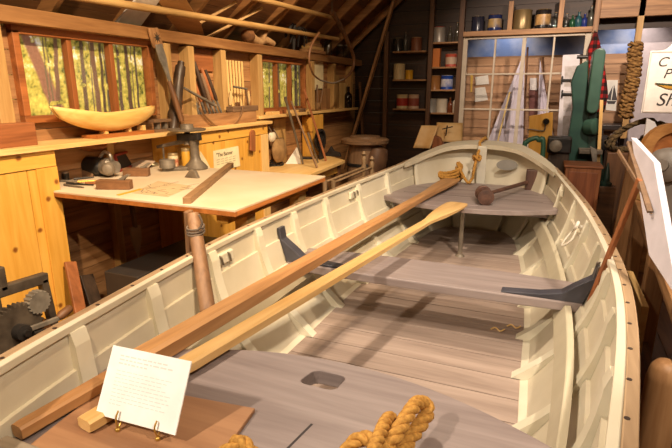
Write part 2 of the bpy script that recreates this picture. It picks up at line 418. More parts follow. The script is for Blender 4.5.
# ================================================================== THE BOAT
XC = -0.5
HWT = [(-.75,.03),(-.4,.27),(0,.47),(.4,.592),(.7,.668),(.98,.713),(1.34,.764),(1.66,.797),(1.95,.812),(2.23,.812),(2.6,.797),(3.12,.757),(3.68,.688),(4.14,.615),(4.33,.551)]
ZGT = [(-.75,1.10),(0,1.01),(.98,.97),(2.2,.958),(3.1,.968),(3.7,.982),(4.14,1.004),(4.33,1.038)]
HFT = [(-.75,.02),(-.4,.16),(0,.36),(.4,.48),(.7,.54),(1.0,.55),(1.5,.545),(2.05,.53),(2.6,.52),(3.1,.49),(3.7,.43),(4.33,.34)]
ZF = .43
hw = lambda y: interp(HWT, y)-.03
zg = lambda y: interp(ZGT, y)
hf = lambda y: interp(HFT, y)
def half_t(y, t): return hf(y)+(hw(y)-hf(y))*(1-max(0, t)**1.9)
def half_z(y, z): return half_t(y, (zg(y)-z)/(zg(y)-ZF))
boat = thing('rowing_boat', 'open cream-painted wooden rowing boat with grey seats filling the room', 'boat', (XC, 2.0, .30))
NS = 54; Y0, Y1 = -.75, 4.33
laps = [0, .24, .48, .74, 1.0]
def strake_pts(y, s):
    out = []
    for k in range(4):
        for j in range(4):
            t = laps[k]+(laps[k+1]-laps[k])*j/3
            o_ = .013*(1-j/3)*(1 if k else 0)
            out.append(V((XC+s*(half_t(y, t)-o_), y, zg(y)-t*(zg(y)-ZF))))
    out.append(V((XC+s*half_t(y,1)*.55, y, ZF-.07))); out.append(V((XC, y, ZF-.10)))
    return out
for s in (-1, 1):
    rows = [strake_pts(Y0+(Y1-Y0)*k/NS, s) for k in range(NS+1)]
    nv = len(rows[0])-1
    m = MB().grid(lambda u, v: rows[round(u*NS)][round(v*nv)], NS, nv)
    m.build('planking', CREAM, boat, 0, 25, .012)
# stern: curved transom under a crowned cap
OUT = [(.615,4.14,1.004),(.551,4.33,1.038),(.47,4.46,1.08),(.322,4.65,1.135),(.16,4.73,1.155),(0,4.76,1.16)]
half_out = spline(OUT, 5)
full = [V((XC-p.x, p.y, p.z)) for p in half_out]+[V((XC+p.x, p.y, p.z)) for p in reversed(half_out[:-1])]
st = [p for p in full if p.y > 4.30]
def tran(u, v):
    f = u*(len(st)-1); i = min(int(f), len(st)-2); p = st[i].lerp(st[i+1], f-i)
    q = V((XC+(p.x-XC)*.965, p.y-.10, p.z-.02)); zb = ZF-.05
    t = v; hb = 1-.42*t**1.9
    return V((XC+(q.x-XC)*hb, q.y-(.0+.10*t)-(.10*t if abs(q.x-XC) < .3 else .0), q.z+(zb-q.z)*t))
MB().grid(tran, 26, 12).build('transom', CREAM, boat, 0, 50, .02)
# cap (breasthook ring) following the crowned stern
INN = [(.57,4.05,.995),(.50,4.22,1.022),(.42,4.31,1.06),(.30,4.42,1.105),(.16,4.49,1.125),(0,4.51,1.13)]
half_in = spline(INN, 5)
fin = [V((XC-p.x, p.y, p.z+.012)) for p in half_in]+[V((XC+p.x, p.y, p.z+.012)) for p in reversed(half_in[:-1])]
n = len(full); m = MB()
for k in range(n-1):
    a, b, c, d = full[k], full[k+1], fin[k+1], fin[k]; dz = V((0,0,-.035))
    m.hexa([a+dz, b+dz, c+dz, d+dz, a, b, c, d])
bm_ = m
i_obj = bm_.build('stern_cap', CREAM, boat, 0, 40)
w_ = i_obj.modifiers.new('weld', 'WELD'); w_.merge_threshold = .0005
m = MB(); m.tube([V((p.x, p.y, p.z-.03)) for p in full], .018, 8); m.build('stern_molding', wood('tan_rail_wood', '#b89a78', '#8f7355', 'y'), boat, 0, 60)
# sternpost and flat grey oval patch
MB().bar((XC, 4.46, 1.135), (XC, 4.50, .80), .075, .03, (0,-1,0)).build('stern_post', plain('white_post_paint', '#ddd8c8', .5), boat, .006)
m = MB(); c = aty(507, 165, 4.47)
m.prism([(c.x+.085*math.cos(a)*(1), 4.47+.012*math.cos(a), c.z+.045*math.sin(a)) for a in [2*PI*k/24 for k in range(24)]], (0,-.008,0))
m.build('oval_patch', plain('grey_oval', '#8d8880', .6), boat)
# gunwale rails
TANR = wood('tan_rail_wood', '#b89a78', '#8f7355', 'y')
for s in (-1, 1):
    ys = [Y0+(4.22-Y0)*k/60 for k in range(61)]
    def rail(o0, o1, z0, z1, mat, name, sm=40, yrange=ys):
        m = MB()
        def fn(u, v):
            y = yrange[round(u*(len(yrange)-1))]; h = hw(y)+.03; q = [(o0,z0),(o1,z0),(o1,z1),(o0,z1),(o0,z0)][round(v*4)]
            return V((XC+s*max(0.0, h-q[0]), y, zg(y)+q[1]))
        m.grid(fn, len(yrange)-1, 4); 
        i = len(m.v); m.f.append([0,1,2,3]); m.f.append([i-5,i-4,i-3,i-2])
        return m.build(name, mat, boat, .004, 35)
    orail = rail(-.006, .024, -.055, .004, TANR, 'outer_rail')
    rail(.0255, .048, -.016, .006, CREAM, 'inner_rail')
    for k in range(24):
        y = .35+k*.165; MB().lathe([(.006,0),(.006,.002)], (XC+s*(hw(y)+.014), y, zg(y)+.0035), (0,0,1), 8).build('nail', plain('dark_nail', '#3a2a22', .6), orail)
# frames
FY = [.2, .545, .89, 1.235, 1.635, 2.03, 2.40, 2.79, 3.265, 3.75]
for y in FY:
    for s in (-1, 1):
        m = MB(); K = 14; P = []
        for k in range(K+1):
            t = .025+(1.02-.025)*k/K; z = zg(y)-t*(zg(y)-ZF); h = half_t(y, t)
            dp = .034*min(1.0, .7+k*.3); dp = dp+.035*max(0, (t-.75)/.25)
            P.append((h, z, dp))
        w = .025
        ring = [(XC+s*(h-.002), z) for h, z, d in P]; inn = [(XC+s*(h-d), z) for h, z, d in P]
        for k in range(K):
            a0, a1, b0, b1 = ring[k], ring[k+1], inn[k], inn[k+1]
            m.hexa([(a0[0],y-w,a0[1]),(b0[0],y-w,b0[1]),(b1[0],y-w,b1[1]),(a1[0],y-w,a1[1]),(a0[0],y+w,a0[1]),(b0[0],y+w,b0[1]),(b1[0],y+w,b1[1]),(a1[0],y+w,a1[1])])
        o = m.build('frame', plain('frame_paint', '#dcd6c2', .5, 0, '#d0c8b0', 6.0), boat, 0, 35)
        w2 = o.modifiers.new('weld', 'WELD'); w2.merge_threshold = .0008
# risers
for s in (-1, 1):
    ys = [.75+(4.2-.75)*k/40 for k in range(41)]
    def fn(u, v):
        y = ys[round(u*40)]; zz = [.705, .628, .628, .705, .705][round(v*4)]; h = half_z(y, zz)-[.052,.052,.075,.075,.052][round(v*4)]
        return V((XC+s*h, y, zz))
    m = MB().grid(fn, 40, 4); i = len(m.v); m.f.append([0,1,2,3]); m.f.append([i-5,i-4,i-3,i-2])
    m.build('riser', plain('riser_paint', '#c0b79f', .5, 0, '#b2a88f', 6.0), boat, .004, 35)
# floor boards (crosswise)
m = MB(); y = .3
while y < 4.25:
    w = .155; a, b = hf(y)-.035, hf(y+w)-.035
    m.hexa([(XC-a,y,ZF-.02),(XC+a,y,ZF-.02),(XC+b,y+w-.005,ZF-.02),(XC-b,y+w-.005,ZF-.02),(XC-a,y,ZF),(XC+a,y,ZF),(XC+b,y+w-.005,ZF),(XC-b,y+w-.005,ZF)]); y += w
m.build('floor_boards', wood('worn_floor_boards', '#ab978a', '#88756a', 'x', vary=.14, rough=.6, bump=.08), boat)
# mid thwart with dark knees
ZT = .72
m = MB(); yf, yb = 2.20, 2.52; nseg = 16; pts = []
for k in range(nseg+1):
    f = k/nseg*2-1; pts.append(V((XC+f*(half_z(yf,ZT)-.012), yf+.02*(f*f), ZT-.045)))
for k in range(nseg+1):
    f = 1-k/nseg*2; pts.append(V((XC+f*(half_z(yb,ZT)-.012), yb-.035*(f*f), ZT-.045)))
m.prism(pts, (0,0,.045)).build('middle_thwart', SEATW('x'), boat, .007)
for s in (-1, 1):
    y = 2.25; hx = half_z(y, ZT)-.014; zt = zg(y)-.06; hx2 = half_z(y, zt)-.012
    prof = [(hx, ZT), (half_z(y,.84)-.013, .84), (hx2, zt), (hx2-.018, zt), (hx2-.028, zt-.06), (hx-.035, ZT+.075), (hx-.085, ZT+.035), (hx-.17, ZT+.018), (hx-.33, ZT+.006), (hx-.335, ZT)]
    m = MB().prism([(XC+s*a, y-.03, z) for a, z in prof], (0, .06, 0))
    m.build('knee', plain('navy_black_paint', '#45444c', .4, 0, '#37363e', 8.0), boat, .008)
# stern seat with slot
def plate(outline, hole, z0, z1):
    bm = bmesh.new(); e = []
    for loop in [outline]+([hole] if hole else []):
        vs = [bm.verts.new((p[0], p[1], z0)) for p in loop]
        e += [bm.edges.new((vs[k], vs[(k+1) % len(vs)])) for k in range(len(vs))]
    bmesh.ops.triangle_fill(bm, edges=e, use_beauty=True)
    r = bmesh.ops.extrude_face_region(bm, geom=bm.faces[:])
    for v in r['geom']:
        if isinstance(v, bmesh.types.BMVert): v.co.z = z1
    bmesh.ops.recalc_face_normals(bm, faces=bm.faces)
    m = MB(); bm.verts.index_update(); m.v = [v.co.copy() for v in bm.verts]; m.f = [[v.index for v in f.verts] for f in bm.faces]; bm.free(); return m
ZS = .81; out = []
for k in range(21):
    f = k/20*2-1; out.append((XC+f*(half_z(3.66,ZS)-.015), 3.45+.20*abs(f)**2.2))
for y in (3.9, 4.15, 4.30): out.append((XC+half_z(y, ZS)-.012, y))
out.append((XC+.30, 4.47)); out.append((XC-.30, 4.47))
for y in (4.30, 4.15, 3.9): out.append((XC-half_z(y, ZS)+.012, y))
slot = [(XC-.01,3.50),(XC+.10,3.505),(XC+.10,3.58),(XC-.01,3.575)]
plate(out, slot, ZS-.035, ZS).build('stern_seat', SEATW('x'), boat, .004); stern_seat = bpy.data.objects['stern_seat']
m = MB()
for y, a in ((3.86, .52), (4.12, .48)): m.box(XC-a, XC+a, y-.0022, y+.0022, ZS-.002, ZS+.0006)
m.build('seam', plain('dark_seam', '#3b3434', .8), stern_seat)
m = MB().bar((XC-.56, 3.70, ZS-.055), (XC+.56, 3.70, ZS-.055), .04, .04); m.build('seat_beam', SEATW('x'), boat, .004)
m = MB(); m.tube([(XC+.0, 3.56, ZS-.035), (XC+.0, 3.54, ZF+.012)], .016, 10); m.lathe([(.034,0),(.03,.010),(.018,.02)], (XC, 3.54, ZF), (0,0,1), 14); m.build('seat_post', IRON, boat, 0, 40)
# near seat with square mast hole
ZN = .80; out = []
for k in range(25):
    f = k/24*2-1; out.append((XC+f*(half_z(1.02,ZN)-.02), 1.262-.20*abs(f)**2.0))
out += [(XC+half_z(.8,ZN)-.015, .8), (XC+half_z(.56,ZN)-.015, .54), (XC-half_z(.56,ZN)+.015, .54), (XC-half_z(.8,ZN)+.015, .8)]
hq = [atz(*p, ZN) for p in ((297,382),(315,369),(348,376.5),(335,391))]
hole = []
cen = sum((V((q.x,q.y,0)) for q in hq), V((0,0,0)))/4
for k in range(4):
    a = V((hq[k].x,hq[k].y,0)); pv = V((hq[k-1].x,hq[k-1].y,0)); nx = V((hq[(k+1)%4].x,hq[(k+1)%4].y,0))
    for t in (.22, .1): hole.append(a.lerp(pv, t).lerp(cen, .03 if t > .15 else .08))
    for t in (.1, .22): hole.append(a.lerp(nx, t).lerp(cen, .08 if t < .15 else .03))
plate(out, [(p.x, p.y) for p in hole], ZN-.045, ZN).build('bow_seat', SEATW('x'), boat, .003); bow_seat = bpy.data.objects['bow_seat']
a, b = atz(312,424,ZN), atz(288,448,ZN); m = MB().bar((a.x,a.y,ZN-.0004), (b.x+(b.x-a.x), b.y+(b.y-a.y), ZN-.0004), .006, .002)
a, b = atz(232,388,ZN), atz(330,441,ZN); 
m.build('seam', plain('dark_seam', '#3b3434', .8), bow_seat)
# crosswise board closing the near seat
yb = atz(20, 437, .83).y
MB().box(XC-half_z(yb-.06,.80)+.01, XC+half_z(yb-.06,.80)-.01, yb-.09, yb-.005, .75, .83).build('bow_bulkhead', wood('grey_tan_board', '#a2917c', '#85745f', 'x'), boat, .005)
# oarlock sockets
def socket(px, py, s):
    y = atx(px, py, XC+s*.76).y; h = half_z(y, zg(y)-.06)-.012; z = zg(y)-.07
    m = MB(); m.bar((XC+s*h, y-.075, z), (XC+s*h, y+.075, z), .022, .05); o = m.build('oarlock_block', plain('frame_paint', '#dcd6c2', .5), boat, .006)
    m = MB()
    for dy in (-.03, .03): m.tube(spline([(XC+s*(h-.008), y+dy, z+.02),(XC+s*(h-.02), y+dy, z+.015),(XC+s*(h-.018), y+dy+.012, z-.02)], 5), .0045, 7)
    m.build('hook', IRON, o, 0, 50)
socket(221, 256, -1); socket(346, 193, -1); socket(598, 292, 1); socket(579, 215, 1)
# white cleat with a loop of cord on the right side
y = 2.93; h = half_z(y, .88)-.012; rt = MB(); rt.lathe([(.010,0),(.010,.02),(.024,.022),(.026,.03),(.020,.036)], (XC+h, y, .88), (-1,0,.35), 16)
cl = rt.build('cleat_knob', plain('white_knob_paint', '#e6e0d4', .4), boat, 0, 40)
MB().tube(spline([(XC+h-.03,y,.88),(XC+h-.05,y+.02,.84),(XC+h-.08,y-.02,.80),(XC+h-.09,y-.09,.79),(XC+h-.05,y-.10,.83),(XC+h-.03,y-.05,.87)], 8), .0055, 8).build('cord_loop', plain('pale_cord', '#c9bfae', .8), cl, 0, 60)
# keel and cradles
MB().box(XC-.035, XC+.035, -.6, 4.3, .285, .335).build('keel', TANR, boat, .005)
for nm, y in (('toward the near end', .75), ('toward the stern', 3.3)):
    m = MB(); m.box(XC-.42, XC+.42, y-.06, y+.06, 0, .285)
    o = m.build('boat_cradle', DKBR('x'), None, .006); tag(o, 'heavy timber block under the rowing boat keel, the one %s' % nm, 'block')
# shavings
m = MB()
for px, py in ((497,331),(513,328)):
    c = atz(px, py, ZF); m.tube(spline([c+V((-.03,0,.004)), c+V((-.01,.012,.012)), c+V((.015,-.008,.006)), c+V((.035,.01,.012))], 5), [.004]*16, 5)
tag(m.build('wood_shavings', PINE2('x'), None, 0, 60), 'few pale wood shavings on the boat floor before the middle seat', 'wood shavings', None, 'stuff')
# ------------------------------------------------------------------ oars (built along +X, then laid in the boat)
def oar(name, A, B, label, mat, hl, hw_, lw, bl, bw, roll=0.0, gripmat=None, fl=1.0):
    A = V(A); B = V(B); L = (B-A).length
    r = thing(name, label, 'oar', A); r.rotation_mode = 'QUATERNION'
    X = (B-A).normalized(); Yv = V((0,0,1)).cross(X).normalized(); Z = X.cross(Yv)
    q = Matrix((X, Yv, Z)).transposed().to_quaternion(); r.rotation_quaternion = q @ Matrix.Rotation(roll, 3, 'X').to_quaternion()
    def sect(st, nm, mt, bev, par):
        m = MB(); idx = []
        for x, w, h in st:
            c = .16; idx.append(m.addv([(x,-w/2,-h/2+h*c),(x,-w/2+w*c,-h/2),(x,w/2-w*c,-h/2),(x,w/2,-h/2+h*c),(x,w/2,h/2-h*c),(x,w/2-w*c,h/2),(x,-w/2+w*c,h/2),(x,-w/2,h/2-h*c)]))
        for a, b in zip(idx, idx[1:]):
            for j in range(8): m.f.append([a+j, a+(j+1)%8, b+(j+1)%8, b+j])
        m.f.append([idx[0]+j for j in reversed(range(8))]); m.f.append([idx[-1]+j for j in range(8)])
        me_off = par.location.copy(); par.location = (0,0,0); o = m.build(nm, mt, par, bev, 30); par.location = me_off; return o
    sect([(0,hw_*.95,hw_*.92*fl),(.012,hw_,hw_*fl),(hl-.02,hw_*1.05,hw_*1.05*fl),(hl,hw_*1.05,hw_*1.05*fl)], 'grip', gripmat or mat, 0, r)
    x0 = L-bl
    sect([(hl,hw_*1.1,hw_*1.1*fl),(hl+.03,lw,lw*fl),(hl+.6,lw,lw*fl),(x0-.4,lw*.86,lw*.8*fl),(x0,lw*.85,lw*.72*fl)], 'loom', mat, 0, r)
    bs = [(x0,lw*.85,lw*.72*fl),(x0+bl*.12,lw*1.0,lw*.66*fl),(x0+bl*.3,bw*.62,.032),(x0+bl*.5,bw*.86,.024),(x0+bl*.75,bw,.018),(x0+bl*.93,bw,.014),(x0+bl*.985,bw*.86,.012),(L,bw*.72,.010)]
    sect(bs, 'blade', mat, 0, r)
    return r
O1 = wood('dark_oar_wood', '#be8e5c', '#98693e', 'x', vary=.06, rough=.45); O2 = wood('light_oar_wood', '#dfb87c', '#c49552', 'x', vary=.06, rough=.45)
oar('oar', atz(17, 432, .826), atz(453, 179, .850), 'long dark brown oar lying nearest the left side of the boat', O1, .27, .042, .074, .85, .15, fl=.85)
oar('oar', atz(84, 425, .830), atz(459, 203, .848), 'pale honey-coloured oar lying beside the darker one, blade at the stern seat', O2, .30, .052, .060, .62, .145, fl=.62)
# ------------------------------------------------------------------ mallet on the stern seat
c1 = atz(484, 196, ZS+.055); mal = thing('wooden_mallet', 'dark wooden mallet with long handle lying on the stern seat', 'mallet', (c1.x, c1.y, ZS))
ax = V((.25,-.95,0)).normalized(); MLW = BLKW('y')
MB().lathe([(.048,-.09),(.056,-.088),(.058,-.05),(.052,-.045),(.052,.045),(.058,.05),(.056,.088),(.048,.09)], (c1.x, c1.y+.02, ZS+.058), ax, 20).build('mallet_head', wood('dark_mallet_wood', '#6b4a3c', '#3d2720', 'y'), mal, 0, 35)
c2 = atz(530, 189.5, ZS)
MB().tube([(c1.x+.04, c1.y+.03, ZS+.075), (c2.x-.02, c2.y, ZS+.06)], [.014,.017], 10).build('handle', wood('dark_mallet_wood', '#6b4a3c', '#3d2720', 'x'), mal, 0, 40)
MB().box(c2.x-.04, c2.x+.045, c2.y-.035, c2.y+.035, ZS, ZS+.165).build('end_block', wood('dark_mallet_wood', '#6b4a3c', '#3d2720', 'z'), mal, .006)
# ------------------------------------------------------------------ stern rope: coil plus line over the cap
m = MB(); cc = atz(446, 176, ZS+.03)
random.seed(5); path = []
for k in range(170):
    a = k/170*2*PI*7.2; lp = int(k/170*7.2); q_ = mnoise.noise(V((lp*3.7, 1.3, 0))); q2 = mnoise.noise(V((lp*2.1, 7.3, 0)))
    rx, ry_ = .125+.035*q_, .075+.03*q2; tl_ = .55+.35*q2
    path.append(V((cc.x+.03*q2+rx*math.cos(a), cc.y-.06+.02*q_+ry_*math.sin(a), ZS+.018+.010*lp+max(0, .07*tl_*(1+math.sin(a+1.2*q_)))*(1 if lp > 0 else .15))))
path += spline([path[-1], V((-.60, 4.36, ZS+.03)), V((-.56, 4.38, ZS+.05)), aty(474, 170, 4.37), aty(477.5, 155, 4.43), aty(480, 148, 4.47), V((-.53, 4.50, 1.16)), V((-.52, 4.62, 1.178)), V((-.51, 4.78, 1.17)), V((-.51, 4.815, 1.05)), V((-.51, 4.80, .9))], 7)[1:]
kn = aty(477, 158, 4.41); rope_mesh([kn+V((.03*math.cos(t), .018*math.sin(t), .03*math.sin(t*2)*.6)) for t in [2*PI*i/24 for i in range(40)]], .011, m)
rp = rope_mesh(path, .0125, m); tag(rp.build('rope_coil', ROPE, None, 0, 60), 'thin tan rope coiled on the stern seat and led over the stern', 'rope')
# ------------------------------------------------------------------ near seat: brown board, card, thick rope
A = atz(255, 408, ZN+.012); d1 = V((-.223,-.026,0)).normalized(); d2 = V((-.026,-.195,0)).normalized(); d2 = V((d1.y, -d1.x, 0)); d2 = -d2 if d2.y > 0 else d2
q = [V((A.x,A.y,ZN)), V((A.x,A.y,ZN))+d1*.44, V((A.x,A.y,ZN))+d1*.44+d2*.37, V((A.x,A.y,ZN))+d2*.37]
m = MB().prism(q, (0,0,.012)); tag(m.build('plywood_board', wood('brown_plywood', '#a87c58', '#8b6244', 'x', vary=.05), None, .002), 'flat brown plywood board on the near grey seat under the white card', 'board')
ZB = ZN+.012
f1, f2 = atz(118, 431, ZB), atz(158, 440, ZB)
bl = atz(95.5, 414, ZB+.028); br = atz(175, 435.5, ZB+.028)
xd = (br-bl); wdt = xd.length; xd.normalize(); nd = V((-xd.y, xd.x, 0)); 
tl = None
# find the lean that puts the top edge where it stands
best = None
for k in range(60):
    lean = math.radians(k); up = V((0,0,1))*math.cos(lean)+nd*math.sin(lean)
    for hgt in [.15+.005*j for j in range(26)]:
        p = bl+up*hgt-EYE; c = p.dot(CF); u = 336+FPX*p.dot(CR)/c; v_ = 224-FPX*p.dot(CU)/c
        p2 = br+up*hgt-EYE; c2_ = p2.dot(CF); u2 = 336+FPX*p2.dot(CR)/c2_; v2 = 224-FPX*p2.dot(CU)/c2_
        e_ = (u-113.5)**2+(v_-344.5)**2+(u2-190.5)**2+(v2-361)**2
        if best is None or e_ < best[0]: best = (e_, lean, hgt, up)
_, lean, hgt, up = best
card = thing('text_card', 'white text card on small gold wire feet leaning on the brown board', 'sign', (bl+br)/2-V((0,0,.028)))
fn = xd.cross(up).normalized()
fn = -fn if fn.y > 0 else fn
m = MB().prism([bl, br, br+up*hgt, bl+up*hgt], fn*-.004); m.build('card', plain('bright_white_card', '#fbfaf6', .6), card, .0005)
m = MB(); random.seed(11)
def words(y0, x0, x1, h):
    x = x0
    while x < x1-.01:
        w = random.uniform(.006, .018)
        if x+w > x1: break
        a = bl+xd*x+up*y0+fn*.0004; m.f.append([len(m.v)+k for k in range(4)]); m.v += [a, a+xd*w, a+xd*w+up*h, a+up*h]; x += w+.0035
for k in range(3): words(hgt*(.87-.055*k), .03, wdt-(.05, .035, .11)[k], hgt*.022)
for k in range(10): words(hgt*(.66-.052*k), .03, wdt-.03-(0.12 if k == 9 else random.uniform(0,.02)), hgt*.010)
m.build('printed_text', plain('faint_grey_ink', '#dddbd7', .8), card)
GOLD = plain('brass', '#c9a04e', .35, .6)
for f in (f1, f2):
    base = V((f.x, f.y, ZB)); m = MB()
    lo = bl+xd*((V((f.x,f.y,0))-V((bl.x,bl.y,0))).dot(xd))
    m.lathe([(.005,0),(.0065,.003),(.006,.007),(.003,.009)], base, (0,0,1), 10)
    m.tube(spline([base+V((0,0,.007)), lo+fn*.008+up*.004, lo+fn*.006+up*.022], 4), .0022, 7)
    m.tube(spline([base+V((0,0,.006)), lo-fn*.012+V((0,0,-.004)), lo-fn*.007+up*.05], 4), .0022, 7)
    m.build('wire_foot', GOLD, card, 0, 50)
# thick manila rope
m = MB(); random.seed(2)
c = atz(390, 446, ZN)
R = .0175
P1 = [atz(300,500,ZN+.03), atz(340,480,ZN+.04), atz(372,462,ZN+.06), atz(392,440,ZN+.08), atz(408,415,ZN+.095), atz(416,404,ZN+.09), atz(424,403,ZN+.075), atz(428,412,ZN+.06), atz(418,428,ZN+.05), atz(404,448,ZN+.04), atz(388,480,ZN+.03), atz(340,520,ZN+.03), atz(250,510,ZN+.03), atz(200,480,ZN+.03)]
rope_mesh(spline(P1, 8), R, m)
P2 = [atz(425,500,ZN+.03), atz(398,466,ZN+.06), atz(380,446,ZN+.085), atz(364,438,ZN+.085), atz(350,446,ZN+.07), atz(338,462,ZN+.05), atz(300,472,ZN+.04), atz(262,462,ZN+.045), atz(246,446,ZN+.06), atz(238,441,ZN+.07), atz(232,448,ZN+.055), atz(212,458,ZN+.04), atz(170,458,ZN+.035), atz(140,470,ZN+.03)]
P3 = [atz(352,490,ZN+.10), atz(370,458,ZN+.11), atz(380,434,ZN+.10), atz(386,421,ZN+.085), atz(391,418,ZN+.07), atz(392,428,ZN+.055), atz(390,446,ZN+.045)]
rope_mesh(spline(P2, 8), R*.95, m); rope_mesh(spline(P3, 8), R*.85, m)
tag(m.build('thick_rope', ROPE, None, 0, 60), 'thick golden manila rope piled on the near grey seat', 'rope')
# wooden stake tied with cord leaning on the left side of the boat
a, b = atx(208, 311, XC-.63), atx(193, 214, XC-.80)
STK = wood('stake_wood', '#936e4e', '#694a32', 'z')
sx = thing('wooden_stake', 'brown wooden stake tied with cord leaning against the left side', 'stake', a)
MB().tube([a, a.lerp(b,.5), b], [.030,.029,.026], 10).build('shaft', STK, sx, .004, 40)
MB().bar(b+V((-.045,.02,-.20)), b+V((-.03,.01,.01)), .04, .022, (1,0,0)).build('split_cheek', STK, sx, .006)
k0 = a.lerp(b, .80); m = MB()
for j in range(3): m.tube([k0+V((.034*math.cos(t), .034*math.sin(t), .012*j+.006*math.sin(t))) for t in [2*PI*i/14 for i in range(14)]], .004, 6, True)
m.tube(spline([k0+V((.03,-.02,.02)), k0+V((.05,-.02,.05)), k0+V((.045,-.03,.085))], 5), .0045, 6)
m.build('cord', plain('grey_cord', '#6d5f52', .9), sx, 0, 60)
# ================================================================== LEFT SIDE: pine cabinets, ledge, drafting table
XF = -2.60; ZL = 1.30; ZT2 = 1.04
lg = MB().box(XW, XF+.035, .0, 4.49, ZL-.028, ZL).build('bench_ledge', PINE2('y'), None, .003); tag(lg, 'long bright pine ledge running under the left windows', 'shelf')
def cabinet(y0, y1, label, widths):
    r = thing('pine_cabinet', label, 'cabinet', (XF, (y0+y1)/2, 0))
    MB().box(XW+.005, XF-.02, y0, y1, 0, ZL-.03).build('body', PINE('z'), r)
    y = y0; m = MB()
    for w in widths:
        if y+w > y1+.001: w = y1-y
        if w <= 0.01: break
        m.box(XF-.02, XF, y+.0015, y+w-.0015, .02, ZL-.125); y += w
    m.build('front_boards', PINE('z'), r, .002)
    MB().box(XF-.02, XF+.008, y0, y1, ZL-.122, ZL-.03).build('top_rail', PINE('y'), r, .003)
    return r
cab = cabinet(.10, 2.03, 'yellow knotty pine cabinet front at the left edge of the photo', [.3,.31,.30,.29,.29,.26,.18])
MB().box(XF, XF+.012, 1.90, 2.03, .02, ZL-.125).build('stile', PINE('z'), cab, .003)
cab2 = cabinet(3.08, 4.43, 'yellow pine cabinet front behind the drafting table', [.16,.14,.17,.15,.16,.15,.14,.16,.2])
MB().box(XF, XF+.014, 4.30, 4.43, .02, ZL-.125).build('stile', PINE2('z'), cab2, .003)
# drafting table
tb = thing('drafting_table', 'broad pale drafting table with orange-brown edge beside the boat', 'table', (-2.1, 3.2, 0))
tx1 = -1.355; ty0, ty1 = 1.98, 3.06
m = MB().prism([(XW+.02,2.04,ZT2-.012),(XF+.015,2.04,ZT2-.012),(XF+.015,ty0,ZT2-.012),(tx1,ty0,ZT2-.012),(tx1,ty1,ZT2-.012),(XW+.02,ty1,ZT2-.012)], (0,0,.012))
m.build('tabletop', plain('pale_table_board', '#dcccb4', .6, 0, '#cfbb9c', 3.0), tb, .002)
m = MB(); m.box(XF+.015, tx1, ty0, ty0+.022, ZT2-.036, ZT2-.012); m.box(tx1-.022, tx1, ty0+.022, ty1, ZT2-.036, ZT2-.012); m.box(XW+.02, tx1-.022, ty1-.022, ty1, ZT2-.036, ZT2-.012)
m.build('edge_band', wood('orange_edge_wood', '#c0783a', '#91521f', 'y'), tb, .002)
MB().box(tx1-.17, tx1-.10, ty0+.08, ty1-.06, ZT2-.10, ZT2-.036).build('apron', PINE('y'), tb, .003)
for xx, yy in ((tx1-.14, ty0+.30), (tx1-.14, ty1-.14)):
    MB().box(xx-.04, xx+.04, yy-.045, yy+.045, 0, ZT2-.10).build('leg', PINE2('z'), tb, .004)
MB().box(XW+.06, tx1-.17, 2.96, 3.01, ZT2-.10, ZT2-.036).build('apron', PINE('x'), tb, .003)
# things on the drafting table --------------------------------------------------
a, b = atz(187, 204, ZT2), atz(231, 167, ZT2)
tag(MB().bar(a+V((0,0,.017)), b+V((0,0,.017)), .042, .034).build('straightedge', wood('straightedge_wood', '#a37f5a', '#7c5c3e', 'y'), None, .003), 'long brown wooden straightedge lying across the drafting table', 'ruler')
# paper plan
q = [atz(*p, ZT2+.0008) for p in ((132,193),(168,197),(192,186),(158,181))]
pl = thing('paper_plan', 'paper plan with pencil sketch lines on the drafting table front', 'drawing', (q[0].x, q[0].y, ZT2))
MB().prism(q, (0,0,.0008)).build('sheet', plain('tan_paper', '#cdb48c', .8), pl)
m = MB(); random.seed(4)
for k in range(26):
    u, v = random.random(), random.random()
    p = q[0].lerp(q[1], u).lerp(q[3].lerp(q[2], u), v); e = (q[1]-q[0]).normalized()*random.uniform(-.06,.09)+(q[3]-q[0]).normalized()*random.uniform(-.05,.10)
    m.bar(p+V((0,0,.0014)), p+e+V((0,0,.0014)), .003, .0006)
m.build('sketch_lines', plain('pencil', '#5d4a3c', .8), pl)
# folding rule
a, b = atz(118, 195, ZT2+.003), atz(141, 189, ZT2+.003)
tag(MB().bar(a, b, .022, .005).build('folding_rule', plain('yellow_rule', '#d9a02c', .5), None, .001), 'yellow folding rule near the front edge of the drafting table', 'ruler')
# bench scale
sb = atz(190, 171, ZT2); sx_ = thing('bench_scale', 'old grey iron balance scale with round pan on the drafting table', 'scale', sb)
u = V((-.92, .39, 0)).normalized()             # beam runs away to the left
p0 = atz(196, 169, ZT2)
MB().lathe([(.085,0),(.088,.012),(.070,.035),(.045,.06),(.034,.09),(.030,.16),(.036,.185),(.038,.21),(.02,.215)], p0, (0,0,1), 18).build('pillar', IRON, sx_, 0, 40)
top = p0+V((0,0,.21)); e = aty(150, 149, p0.y+.0)
lft = top+(aty(157,147,p0.y)-top)
MB().bar(top+V((.06,0,.02)), lft, .028, .040, (0,0,1), .016, .022).build('beam', IRON, sx_, .004)
MB().bar(top+V((.07,-.02,.03)), top+V((-.12,-.02,.02)), .05, .05).build('beam', DIRON, sx_, .006)
pc = aty(187, 130.5, p0.y); pc.z = max(pc.z, top.z+.03)
MB().lathe([(.03,-.10),(.02,-.01),(.13,0),(.135,.006),(.135,.012),(.05,.012),(.045,.045),(.02,.047)], pc, (0,0,1), 24).build('pan', IRON, sx_, 0, 40)
ha = aty(163, 147, p0.y); hb = V((ha.x, ha.y, ZT2+.05))
MB().tube([ha, hb], .007, 8).build('rod', IRON, sx_, 0, 40)
wl_ = atz(168, 171, ZT2)
